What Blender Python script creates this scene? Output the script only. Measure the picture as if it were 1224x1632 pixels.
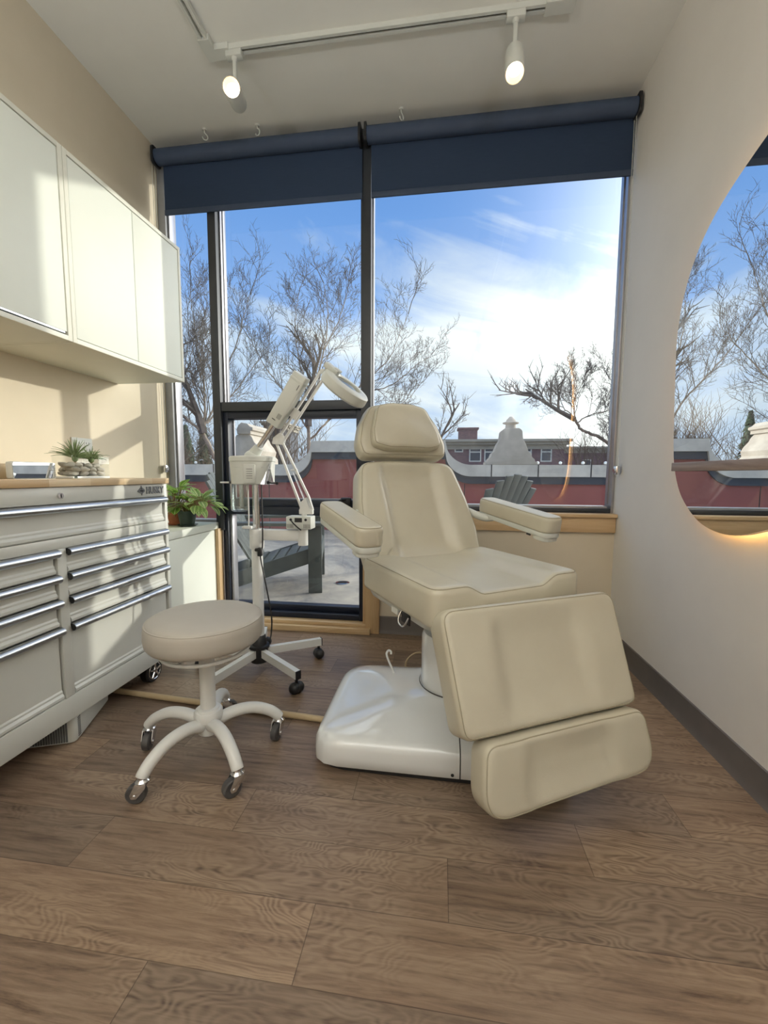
import bpy, bmesh, math, random
from mathutils import Vector, Matrix, noise
from math import sin, cos, pi, radians, sqrt

for o in list(bpy.data.objects):
    bpy.data.objects.remove(o)
SC = bpy.context.scene
COL = SC.collection

# ------------------------------------------------------------------ camera
cam_d = bpy.data.cameras.new('camera')
cam = bpy.data.objects.new('camera', cam_d)
COL.objects.link(cam)
cam_d.sensor_fit = 'HORIZONTAL'
cam_d.sensor_width = 36.0
cam_d.lens = 36.0 * 659.8 / 1224.0
cam_d.clip_start = 0.02
cam_d.clip_end = 500
YAW, PITCH, ROLL = 0.134453, 0.0903175, 0.0049956
_f = Vector((-sin(YAW) * cos(PITCH), cos(YAW) * cos(PITCH), -sin(PITCH)))
_r = Vector((cos(YAW), sin(YAW), 0))
_u = _r.cross(_f)
_r2 = _r * cos(ROLL) + _u * sin(ROLL)
_u2 = -_r * sin(ROLL) + _u * cos(ROLL)
m = Matrix((_r2, _u2, -_f)).transposed().to_4x4()
m.translation = (0, 0, 0.95)
cam.matrix_world = m
SC.camera = cam

# ------------------------------------------------------------------ view, world, lights
SC.view_settings.view_transform = 'Standard'
SC.view_settings.look = 'None'
SC.view_settings.gamma = 1.0
SC.view_settings.use_curve_mapping = False
SC.view_settings.exposure = 0.0
try:
    SC.cycles.max_bounces = 12
    SC.cycles.transparent_max_bounces = 24
    SC.cycles.sample_clamp_indirect = 4.0
    SC.cycles.caustics_reflective = False
    SC.cycles.caustics_refractive = False
    SC.cycles.use_denoising = True
except Exception:
    pass


def lin(r, g, b):
    def c(v):
        v /= 255.0
        return v / 12.92 if v <= 0.04045 else ((v + 0.055) / 1.055) ** 2.4
    return (c(r), c(g), c(b), 1.0)


class NT:
    """Small helper that adds and links shader nodes."""
    def __init__(self, tree):
        self.t = tree
        tree.nodes.clear()

    def n(self, kind, props=None, **ins):
        nd = self.t.nodes.new(kind)
        for k, v in (props or {}).items():
            setattr(nd, k, v)
        for k, v in ins.items():
            key = int(k[1:]) if k[0] == 'i' and k[1:].isdigit() else k.replace('_', ' ')
            s = nd.inputs[key]
            if isinstance(v, bpy.types.NodeSocket):
                self.t.links.new(v, s)
            elif isinstance(v, bpy.types.Node):
                self.t.links.new(v.outputs[0], s)
            else:
                s.default_value = v
        return nd

    def m(self, op, a, b=0.0, c=0.0, clamp=False):
        nd = self.n('ShaderNodeMath', {'operation': op, 'use_clamp': clamp}, i0=a, i1=b, i2=c)
        return nd.outputs[0]

    def mix(self, f, a, b, blend='MIX'):
        nd = self.t.nodes.new('ShaderNodeMix')
        nd.data_type = 'RGBA'
        nd.blend_type = blend
        for i, v in ((0, f), (6, a), (7, b)):
            if isinstance(v, bpy.types.NodeSocket):
                self.t.links.new(v, nd.inputs[i])
            else:
                nd.inputs[i].default_value = v
        return nd.outputs[2]

    def ramp(self, f, stops, interp='LINEAR'):
        nd = self.t.nodes.new('ShaderNodeValToRGB')
        cr = nd.color_ramp
        cr.interpolation = interp
        while len(cr.elements) < len(stops):
            cr.elements.new(0.5)
        for e, (p, c) in zip(cr.elements, stops):
            e.position = p
            e.color = c
        self.t.links.new(f, nd.inputs[0])
        return nd.outputs[0]


W = bpy.data.worlds.new('sky')
SC.world = W
W.use_nodes = True
q = NT(W.node_tree)
SKY_STRENGTH = 1.0
tc = q.n('ShaderNodeTexCoord')
sep = q.n('ShaderNodeSeparateXYZ', Vector=tc.outputs['Generated'])
X, Y, Z = sep.outputs
base = q.ramp(Z, [(0.0, lin(216, 232, 250)), (0.14, lin(188, 216, 250)), (0.30, lin(150, 192, 250)), (0.5, lin(120, 170, 240)), (0.62, lin(104, 156, 230)), (0.9, lin(70, 120, 205))])
az = q.m('ARCTAN2', X, Y)
u_c = q.m('MULTIPLY', az, 1.5)
v_c = q.m('MULTIPLY', q.m('ADD', Z, q.m('MULTIPLY', az, 0.22)), 7.5)
vec = q.n('ShaderNodeCombineXYZ', X=u_c, Y=v_c, Z=1.7)
n1 = q.n('ShaderNodeTexNoise', {'noise_dimensions': '3D'}, Vector=vec.outputs[0], Scale=1.0, Detail=7.0, Roughness=0.55, Distortion=0.9)
n2 = q.n('ShaderNodeTexNoise', {'noise_dimensions': '3D'}, Vector=tc.outputs['Generated'], Scale=3.4, Detail=6.0, Roughness=0.6, Distortion=0.6)
nn_ = q.m('ADD', q.m('MULTIPLY', n1.outputs[0], 0.72), q.m('MULTIPLY', n2.outputs[0], 0.28))
right = q.ramp(q.m('ADD', q.m('MULTIPLY', az, 0.8), 0.5), [(0.15, (0, 0, 0, 1)), (0.80, (1, 1, 1, 1))])
lowb = q.ramp(Z, [(0.02, (0.25, 0.25, 0.25, 1)), (0.14, (0.50, 0.50, 0.50, 1)), (0.30, (0.62, 0.62, 0.62, 1)), (0.39, (0.16, 0.16, 0.16, 1)), (0.52, (0.0, 0.0, 0.0, 1))])
cl = q.m('ADD', nn_, q.m('MULTIPLY', q.m('SUBTRACT', q.m('MULTIPLY', lowb, q.m('ADD', q.m('MULTIPLY', right, 0.5), 0.62)), 0.42), 0.42))
cf = q.ramp(cl, [(0.41, (0, 0, 0, 1)), (0.49, (0.42, 0.42, 0.42, 1)), (0.585, (1, 1, 1, 1))])
cloudc = q.mix(right, (0.74, 0.86, 0.98, 1), (1.04, 1.10, 1.10, 1))
skyc = q.mix(cf, base, cloudc)
# bright overhead veil and sun aureole, added beyond the window's view as extra light
veil = q.ramp(Z, [(0.60, (0, 0, 0, 1)), (0.85, (1, 1, 1, 1))])
skyc = q.mix(veil, skyc, (1.5, 1.6, 1.72, 1))
d2 = q.n('ShaderNodeVectorMath', {'operation': 'DOT_PRODUCT'}, i0=tc.outputs['Generated'], i1=(0.853, 0.469, 0.229))
aur = q.m('POWER', q.m('MAXIMUM', d2.outputs['Value'], 0.0), 9.0)
skyc = q.mix(1.0, skyc, q.mix(aur, (0, 0, 0, 1), (9.0, 8.6, 8.0, 1)), 'ADD')
below = q.m('LESS_THAN', Z, -0.02)
skyc = q.mix(below, skyc, lin(120, 118, 115))
bg = q.n('ShaderNodeBackground', Color=skyc, Strength=SKY_STRENGTH)
out = q.n('ShaderNodeOutputWorld', Surface=bg.outputs[0])

SUN_DIR = Vector((-1.0, -0.55, -0.268)).normalized()
sl = bpy.data.lights.new('sun', 'SUN')
sl.energy = 2.45
sl.color = (1.0, 0.94, 0.83)
sl.angle = radians(0.9)
so = bpy.data.objects.new('sun', sl)
COL.objects.link(so)
so.rotation_euler = SUN_DIR.to_track_quat('-Z', 'Y').to_euler()
so.location = (20, 14, 8)

CEIL = 2.86
ADDED_UPLIGHT_POWER = 64.0  # unseen fill lamps added behind the camera to brighten the room
ADDED_UPLIGHT_SPOTS = ((-1.38, -1.25), (0.66, -1.25))
for i, (x, y) in enumerate(ADDED_UPLIGHT_SPOTS):
    al = bpy.data.lights.new('added_uplight', 'AREA')
    al.shape = 'DISK'
    al.size = 0.30
    al.energy = ADDED_UPLIGHT_POWER
    al.color = (0.97, 0.98, 1.0)
    ao = bpy.data.objects.new('added_uplight', al)
    COL.objects.link(ao)
    ao.location = (x, y, 1.43)
    ao.rotation_euler = (pi, 0, 0)

SPOT_POWER = 5.0


# ------------------------------------------------------------------ materials
def principled(name, col=(0.8, 0.8, 0.8, 1), rough=0.5, metal=0.0, spec=0.5, **kw):
    mt = bpy.data.materials.new(name)
    mt.use_nodes = True
    t = NT(mt.node_tree)
    bs = t.n('ShaderNodeBsdfPrincipled')
    t.n('ShaderNodeOutputMaterial', Surface=bs.outputs[0])
    bs.inputs['Base Color'].default_value = col
    bs.inputs['Roughness'].default_value = rough
    bs.inputs['Metallic'].default_value = metal
    bs.inputs['Specular IOR Level'].default_value = spec
    for k, v in kw.items():
        bs.inputs[k.replace('_', ' ')].default_value = v
    mt['bsdf'] = bs.name
    return mt, t, bs


def mottled(name, c1, c2, scale=8.0, rough=0.5, metal=0.0, spec=0.5, bump=0.0, detail=4.0, bscale=None, stretch=(1, 1, 1), **kw):
    """Two close tones through object-space noise, with an optional fine bump."""
    mt, t, bs = principled(name, c1, rough, metal, spec, **kw)
    co = t.n('ShaderNodeTexCoord')
    mp = t.n('ShaderNodeMapping', Vector=co.outputs['Object'], Scale=stretch)
    nz = t.n('ShaderNodeTexNoise', Vector=mp.outputs[0], Scale=scale, Detail=detail, Roughness=0.6)
    colr = t.mix(t.ramp(nz.outputs[0], [(0.35, (0, 0, 0, 1)), (0.65, (1, 1, 1, 1))]), c1, c2)
    t.t.links.new(colr, bs.inputs['Base Color'])
    if bump:
        n2 = t.n('ShaderNodeTexNoise', Vector=mp.outputs[0], Scale=bscale or scale * 12, Detail=3.0)
        bp = t.n('ShaderNodeBump', Strength=bump, Distance=0.002, Height=n2.outputs[0])
        t.t.links.new(bp.outputs[0], bs.inputs['Normal'])
    return mt


def emitter(name, col, strength):
    mt = bpy.data.materials.new(name)
    mt.use_nodes = True
    t = NT(mt.node_tree)
    e = t.n('ShaderNodeEmission', Color=col, Strength=strength)
    t.n('ShaderNodeOutputMaterial', Surface=e.outputs[0])
    return mt


def clear(name, tint=(1, 1, 1, 1), f0=0.04, rough=0.0, haze=0.0):
    """Clear sheet: straight-through view plus a Schlick reflection."""
    mt = bpy.data.materials.new(name)
    mt.use_nodes = True
    t = NT(mt.node_tree)
    lw = t.n('ShaderNodeLayerWeight', Blend=0.5)
    p5 = t.m('POWER', lw.outputs['Facing'], 5.0)
    fac = t.m('ADD', t.m('MULTIPLY', p5, 1.0 - f0), f0, clamp=True)
    tr = t.n('ShaderNodeBsdfTransparent', Color=tint)
    gl = t.n('ShaderNodeBsdfGlossy', Color=(1, 1, 1, 1), Roughness=rough)
    mx = t.n('ShaderNodeMixShader', i0=fac, i1=tr.outputs[0], i2=gl.outputs[0])
    t.n('ShaderNodeOutputMaterial', Surface=mx.outputs[0])
    return mt


def wood(name, c1, c2, axis='x', scale=1.0, rough=0.45, grain=14.0):
    mt, t, bs = principled(name, c1, rough)
    co = t.n('ShaderNodeTexCoord')
    st = {'x': (1.2, grain, grain), 'y': (grain, 1.2, grain), 'z': (grain, grain, 1.2)}[axis]
    mp = t.n('ShaderNodeMapping', Vector=co.outputs['Object'], Scale=st)
    nz = t.n('ShaderNodeTexNoise', Vector=mp.outputs[0], Scale=2.4 * scale, Detail=6.0, Roughness=0.65, Distortion=0.6)
    c = t.ramp(nz.outputs[0], [(0.30, c2), (0.62, c1)])
    t.t.links.new(c, bs.inputs['Base Color'])
    return mt


def butcher(name):
    mt, t, bs = principled(name, (0.6, 0.4, 0.2, 1), 0.4)
    co = t.n('ShaderNodeTexCoord')
    sp = t.n('ShaderNodeSeparateXYZ', Vector=co.outputs['Object'])
    row = t.m('FLOOR', t.m('DIVIDE', sp.outputs[0], 0.045))
    r1 = t.n('ShaderNodeTexWhiteNoise', {'noise_dimensions': '1D'}, W=row)
    colm = t.m('FLOOR', t.m('ADD', t.m('DIVIDE', sp.outputs[1], 0.16), t.m('MULTIPLY', r1.outputs[0], 5.0)))
    cid = t.n('ShaderNodeTexWhiteNoise', {'noise_dimensions': '2D'}, Vector=t.n('ShaderNodeCombineXYZ', X=row, Y=colm).outputs[0])
    mp = t.n('ShaderNodeMapping', Vector=co.outputs['Object'], Scale=(18, 1.5, 18))
    nz = t.n('ShaderNodeTexNoise', Vector=mp.outputs[0], Scale=3.0, Detail=5.0)
    a = t.ramp(cid.outputs['Value'], [(0.0, lin(214, 190, 150)), (0.5, lin(230, 210, 174)), (1.0, lin(198, 168, 126))])
    c = t.mix(t.m('MULTIPLY', nz.outputs[0], 0.35), a, lin(170, 134, 94))
    t.t.links.new(c, bs.inputs['Base Color'])
    return mt


def plank_floor():
    mt, t, bs = principled('vinyl_planks', (0.3, 0.2, 0.12, 1), 0.40, spec=0.45)
    co = t.n('ShaderNodeTexCoord')
    sp = t.n('ShaderNodeSeparateXYZ', Vector=co.outputs['Object'])
    x, y = sp.outputs[0], sp.outputs[1]
    yy = t.m('DIVIDE', t.m('SUBTRACT', y, 0.659), 0.1505)
    row = t.m('FLOOR', yy)
    r1 = t.n('ShaderNodeTexWhiteNoise', {'noise_dimensions': '1D'}, W=t.m('ADD', row, 3.7))
    sh = t.m('ADD', t.m('MULTIPLY', row, 0.31), t.m('MULTIPLY', r1.outputs[0], 0.05))
    xx = t.m('DIVIDE', t.m('SUBTRACT', t.m('ADD', x, 0.29), sh), 0.914)
    colm = t.m('FLOOR', xx)
    idn = t.n('ShaderNodeTexWhiteNoise', {'noise_dimensions': '2D'}, Vector=t.n('ShaderNodeCombineXYZ', X=t.m('ADD', row, 11.3), Y=t.m('ADD', colm, 5.1)).outputs[0])
    pid = idn.outputs['Value']
    gx = t.m('ADD', x, t.m('MULTIPLY', pid, 37.0))
    gy = t.m('ADD', y, t.m('MULTIPLY', pid, 11.0))
    v1 = t.n('ShaderNodeCombineXYZ', X=t.m('MULTIPLY', gx, 1.7), Y=t.m('MULTIPLY', gy, 22.0), Z=t.m('MULTIPLY', pid, 9.0))
    fine = t.n('ShaderNodeTexNoise', Vector=v1.outputs[0], Scale=3.0, Detail=9.0, Roughness=0.72, Distortion=0.4)
    # cathedral figure: contour lines of a slow stretched noise field
    v2 = t.n('ShaderNodeCombineXYZ', X=t.m('MULTIPLY', gx, 2.2), Y=t.m('MULTIPLY', gy, 6.5), Z=t.m('MULTIPLY', pid, 4.0))
    slow = t.n('ShaderNodeTexNoise', Vector=v2.outputs[0], Scale=1.25, Detail=3.0, Roughness=0.5, Distortion=0.25)
    rings = t.m('SINE', t.m('MULTIPLY', slow.outputs[0], 190.0))
    rings = t.m('ADD', t.m('MULTIPLY', rings, 0.5), 0.5)
    mask = t.n('ShaderNodeTexNoise', Vector=v2.outputs[0], Scale=0.8, Detail=1.0)
    ramt = t.m('MULTIPLY', t.ramp(mask.outputs[0], [(0.42, (0, 0, 0, 1)), (0.62, (1, 1, 1, 1))]), 0.62)
    c = t.ramp(fine.outputs[0], [(0.30, lin(78, 62, 50)), (0.44, lin(138, 117, 99)), (0.56, lin(164, 143, 122)), (0.75, lin(188, 168, 147))])
    blot = t.n('ShaderNodeTexNoise', Vector=v2.outputs[0], Scale=1.4, Detail=4.0)
    c = t.mix(t.m('MULTIPLY', blot.outputs[0], 0.5), c, lin(134, 110, 92))
    c = t.mix(t.m('MULTIPLY', ramt, t.m('MULTIPLY', rings, 0.75)), c, lin(196, 174, 150))
    tone = t.ramp(pid, [(0.0, (0.60, 0.59, 0.59, 1)), (0.5, (0.75, 0.73, 0.71, 1)), (1.0, (0.90, 0.86, 0.81, 1))])
    c = t.mix(1.0, c, tone, 'MULTIPLY')
    fy = t.m('FRACT', yy)
    fx = t.m('FRACT', xx)
    gap = t.m('MAXIMUM', t.m('LESS_THAN', fy, 0.012), t.m('LESS_THAN', fx, 0.0022))
    c = t.mix(t.m('MULTIPLY', gap, 0.6), c, lin(58, 42, 30))
    t.t.links.new(c, bs.inputs['Base Color'])
    rr = t.m('ADD', t.m('MULTIPLY', fine.outputs[0], 0.18), 0.29)
    t.t.links.new(rr, bs.inputs['Roughness'])
    bp = t.n('ShaderNodeBump', Strength=0.18, Distance=0.0012, Height=t.m('SUBTRACT', fine.outputs[0], gap))
    t.t.links.new(bp.outputs[0], bs.inputs['Normal'])
    return mt


def terrace_mat():
    mt, t, bs = principled('weathered_concrete', (0.4, 0.4, 0.4, 1), 0.75)
    co = t.n('ShaderNodeTexCoord')
    a = t.n('ShaderNodeTexNoise', Vector=co.outputs['Object'], Scale=1.6, Detail=7.0, Roughness=0.65, Distortion=1.2)
    b = t.n('ShaderNodeTexNoise', Vector=co.outputs['Object'], Scale=14.0, Detail=5.0, Roughness=0.7)
    c = t.ramp(a.outputs[0], [(0.32, lin(118, 118, 120)), (0.5, lin(166, 160, 150)), (0.68, lin(200, 190, 174))])
    c = t.mix(t.m('MULTIPLY', b.outputs[0], 0.5), c, lin(112, 110, 108))
    t.t.links.new(c, bs.inputs['Base Color'])
    return mt


def leaf_mat(name, dark, light, vein):
    """Leaf with a pale midrib and pale side veins drawn in the leaf's own UV."""
    mt, t, bs = principled(name, dark, 0.42)
    uv = t.n('ShaderNodeUVMap')
    sp = t.n('ShaderNodeSeparateXYZ', Vector=uv.outputs[0])
    a = t.m('ABSOLUTE', t.m('SUBTRACT', sp.outputs[0], 0.5))
    ph = t.m('SUBTRACT', t.m('MULTIPLY', sp.outputs[1], 7.0), t.m('MULTIPLY', a, 5.0))
    st = t.m('ABSOLUTE', t.m('SUBTRACT', t.m('FRACT', ph), 0.5))
    blot = t.m('MULTIPLY', t.m('GREATER_THAN', st, 0.24), t.m('LESS_THAN', a, 0.36))
    c = t.mix(blot, light, dark)
    mid = t.m('LESS_THAN', a, 0.05)
    c = t.mix(mid, c, vein)
    t.t.links.new(c, bs.inputs['Base Color'])
    tl = t.n('ShaderNodeBsdfTranslucent', Color=light)
    t.t.links.new(c, tl.inputs[0])
    mx = t.n('ShaderNodeMixShader', i0=0.5, i1=bs.outputs[0], i2=tl.outputs[0])
    o = [n for n in t.t.nodes if n.type == 'OUTPUT_MATERIAL'][0]
    t.t.links.new(mx.outputs[0], o.inputs[0])
    return mt


def fabric_blind():
    mt, t, bs = principled('navy_blind_cloth', lin(62, 80, 112), 0.8, spec=0.2)
    co = t.n('ShaderNodeTexCoord')
    w1 = t.n('ShaderNodeTexNoise', Vector=t.n('ShaderNodeMapping', Vector=co.outputs['Object'], Scale=(3, 3, 240)).outputs[0], Scale=4.0, Detail=2.0)
    c = t.mix(w1.outputs[0], lin(46, 60, 84), lin(58, 73, 98))
    t.t.links.new(c, bs.inputs['Base Color'])
    tl = t.n('ShaderNodeBsdfTranslucent', Color=lin(36, 50, 78))
    mx = t.n('ShaderNodeMixShader', i0=0.10, i1=bs.outputs[0], i2=tl.outputs[0])
    o = [n for n in t.t.nodes if n.type == 'OUTPUT_MATERIAL'][0]
    t.t.links.new(mx.outputs[0], o.inputs[0])
    return mt


def brick_mat():
    mt, t, bs = principled('far_brick', (0.2, 0.1, 0.1, 1), 0.85)
    co = t.n('ShaderNodeTexCoord')
    mp = t.n('ShaderNodeMapping', Vector=co.outputs['Object'], Rotation=(radians(90), 0, 0))
    b = t.n('ShaderNodeTexBrick', Vector=mp.outputs[0], Color1=lin(124, 92, 98), Color2=lin(98, 74, 84), Mortar=lin(140, 126, 128), Scale=2.4, Mortar_Size=0.012)
    t.t.links.new(b.outputs[0], bs.inputs['Base Color'])
    return mt


M = {}
M['floor'] = plank_floor()
M['ceiling'] = mottled('ceiling_paint', lin(236, 236, 230), lin(232, 232, 226), 3.0, 0.9, spec=0.2, bump=0.05)
M['wall_warm'] = mottled('beige_wall_paint', lin(224, 213, 192), lin(219, 208, 186), 2.5, 0.85, spec=0.2, bump=0.06)
M['wall_cool'] = mottled('white_wall_paint', lin(240, 236, 230), lin(236, 232, 226), 2.5, 0.85, spec=0.2, bump=0.06)
M['base'] = mottled('grey_vinyl_base', lin(112, 106, 102), lin(104, 99, 96), 6.0, 0.55)
M['cabinet'] = mottled('white_cabinet_foil', lin(233, 237, 228), lin(229, 233, 224), 2.0, 0.50, spec=0.3)
M['carcass'] = mottled('cabinet_board', lin(226, 226, 214), lin(222, 222, 210), 3.0, 0.5)
M['steel'] = mottled('pale_grey_powder_coat', lin(212, 213, 206), lin(207, 208, 202), 3.0, 0.30, bump=0.03, bscale=260)
M['alu'] = mottled('brushed_aluminium', lin(196, 200, 204), lin(178, 182, 188), 4.0, 0.28, metal=1.0, stretch=(120, 1, 120))
M['chrome'] = mottled('chrome_plate', lin(222, 222, 224), lin(214, 214, 216), 9.0, 0.10, metal=1.0)
M['black'] = mottled('black_plastic', lin(26, 26, 28), lin(32, 32, 34), 20.0, 0.45)
M['rubber'] = mottled('grey_rubber', lin(86, 84, 84), lin(74, 72, 72), 20.0, 0.5)
M['tyre'] = mottled('black_rubber', lin(22, 22, 24), lin(28, 28, 30), 24.0, 0.6)
M['cream'] = mottled('cream_leatherette', lin(203, 197, 178), lin(198, 191, 172), 5.0, 0.33, spec=0.6, bump=0.10, bscale=420)
M['stool_vinyl'] = mottled('off_white_leatherette', lin(190, 184, 174), lin(185, 179, 169), 5.0, 0.45, bump=0.08, bscale=420)
M['piping'] = mottled('seam_thread', lin(172, 164, 142), lin(162, 154, 132), 40.0, 0.7)
M['white_gloss'] = mottled('glossy_white_shell', lin(232, 234, 234), lin(229, 231, 231), 2.0, 0.10, spec=0.7, Coat_Weight=1.0, Coat_Roughness=0.03)
M['white_satin'] = mottled('white_enamel', lin(230, 230, 226), lin(226, 226, 222), 4.0, 0.30)
M['white_plastic'] = mottled('white_plastic', lin(214, 216, 209), lin(209, 211, 204), 5.0, 0.38)
M['dark_frame'] = mottled('anthracite_window_metal', lin(52, 56, 62), lin(46, 50, 56), 5.0, 0.42)
M['navy_frame'] = mottled('navy_sash_metal', lin(26, 34, 52), lin(22, 30, 46), 5.0, 0.4)
M['silver_frame'] = mottled('silver_window_metal', lin(186, 186, 190), lin(172, 172, 178), 6.0, 0.35, metal=0.7)
M['grey_frame'] = mottled('grey_window_metal', lin(150, 152, 156), lin(140, 142, 147), 6.0, 0.45)
M['oak'] = wood('oak_trim', lin(214, 186, 146), lin(196, 164, 122), 'x')
M['oak_v'] = wood('oak_trim_upright', lin(208, 178, 136), lin(188, 154, 112), 'z')
M['walnut'] = wood('greyed_walnut', lin(172, 154, 144), lin(132, 114, 106), 'y')
M['butcher'] = butcher('butcher_block')
M['blind'] = fabric_blind()
M['blind_tube'] = mottled('navy_cassette_cloth', lin(58, 72, 96), lin(52, 66, 90), 8.0, 0.7)
M['glass'] = clear('window_glass', (0.97, 0.985, 0.98, 1), 0.035)
M['jar'] = clear('jar_glass', (0.93, 0.96, 0.95, 1), 0.11)
M['acrylic'] = clear('clear_acrylic', (0.985, 0.99, 0.985, 1), 0.04)
M['mirror'] = principled('mirror_silver', (0.93, 0.94, 0.94, 1), 0.0, 1.0)[0]
M['led'] = emitter('warm_led', (1.0, 0.52, 0.17, 1), 12.0)
M['lamp'] = emitter('lamp_face', (1.0, 0.86, 0.66, 1), 9.0)
M['lamp_inner'] = mottled('copper_reflector', lin(228, 178, 118), lin(220, 168, 108), 10.0, 0.35, metal=0.6)
M['hose'] = mottled('beige_hose', lin(196, 174, 138), lin(188, 166, 130), 8.0, 0.5)
M['cable_white'] = mottled('white_cable', lin(232, 232, 228), lin(226, 226, 222), 8.0, 0.45)
M['leaf'] = leaf_mat('prayer_leaf', lin(74, 122, 46), lin(166, 204, 96), lin(216, 232, 160))
M['leaf2'] = leaf_mat('prayer_leaf_pale', lin(70, 116, 58), lin(192, 214, 144), lin(226, 236, 186))
M['stem'] = mottled('plant_stem', lin(124, 126, 66), lin(140, 104, 76), 30.0, 0.6)
M['airplant'] = mottled('air_plant_blade', lin(132, 150, 104), lin(108, 128, 84), 60.0, 0.6)
M['pot_green'] = mottled('dark_green_glaze', lin(44, 60, 50), lin(36, 50, 42), 20.0, 0.35)
M['terracotta'] = mottled('terracotta_clay', lin(190, 122, 86), lin(172, 106, 74), 24.0, 0.85)
M['soil'] = mottled('potting_soil', lin(60, 46, 36), lin(42, 32, 26), 60.0, 0.95)
M['pebble1'] = mottled('pale_pebble', lin(218, 212, 200), lin(202, 196, 184), 30.0, 0.55)
M['pebble2'] = mottled('grey_pebble', lin(190, 186, 174), lin(172, 168, 158), 30.0, 0.55)
M['terrace'] = terrace_mat()
M['red_wall'] = mottled('red_parapet_paint', lin(162, 92, 86), lin(146, 80, 76), 1.6, 0.8, detail=6.0)
M['coping'] = mottled('weathered_coping', lin(222, 216, 204), lin(196, 190, 180), 3.0, 0.85, detail=7.0)
M['flashing'] = mottled('dark_flashing', lin(58, 66, 80), lin(50, 58, 72), 4.0, 0.5)
M['stone'] = mottled('cast_stone', lin(188, 180, 168), lin(166, 158, 146), 3.5, 0.85, detail=6.0)
M['bark'] = mottled('bark', lin(158, 146, 132), lin(122, 112, 100), 6.0, 0.9)
M['twig'] = mottled('twig_bark', lin(100, 93, 90), lin(78, 73, 72), 6.0, 0.9)
M['adiron'] = mottled('dark_green_resin', lin(78, 86, 86), lin(66, 73, 73), 8.0, 0.5)
M['brick'] = brick_mat()
M['cornice'] = mottled('cornice_stone', lin(176, 170, 156), lin(160, 154, 142), 0.5, 0.85)
M['conifer'] = mottled('evergreen_needles', lin(62, 78, 58), lin(44, 58, 46), 0.8, 0.9)
M['brush'] = mottled('bare_brushwood', lin(112, 98, 84), lin(88, 76, 66), 1.2, 0.9)
M['street'] = mottled('street_asphalt', lin(108, 108, 108), lin(96, 96, 98), 0.3, 0.9)
M['dark_glass'] = principled('far_window_glass', lin(52, 62, 80), 0.08)[0]
M['letter'] = mottled('grey_lettering', lin(122, 124, 126), lin(112, 114, 116), 9.0, 0.35, metal=0.3)
M['grille'] = mottled('grey_grille', lin(96, 98, 98), lin(84, 86, 86), 20.0, 0.6)
M['paper'] = mottled('printed_sticker', lin(236, 236, 230), lin(228, 228, 222), 30.0, 0.5)
M['dark_gap'] = mottled('shadow_and_joint_dark', lin(40, 40, 42), lin(34, 34, 36), 20.0, 0.7)  # near-black for joints and for the shade below the chair base
M['bulb_frost'] = mottled('frosted_lens', lin(236, 240, 240), lin(230, 234, 234), 4.0, 0.15)

# ------------------------------------------------------------------ mesh helpers
ORG = {}


def fr(o, x, y, z):
    """4x4 frame from an origin and three axes."""
    mm = Matrix((Vector(x), Vector(y), Vector(z))).transposed().to_4x4()
    mm.translation = Vector(o)
    return mm


def axis_frame(p0, p1):
    z = (Vector(p1) - Vector(p0)).normalized()
    a = Vector((0, 0, 1)) if abs(z.z) < 0.95 else Vector((1, 0, 0))
    x = a.cross(z).normalized()
    return fr(p0, x, z.cross(x), z)


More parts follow.
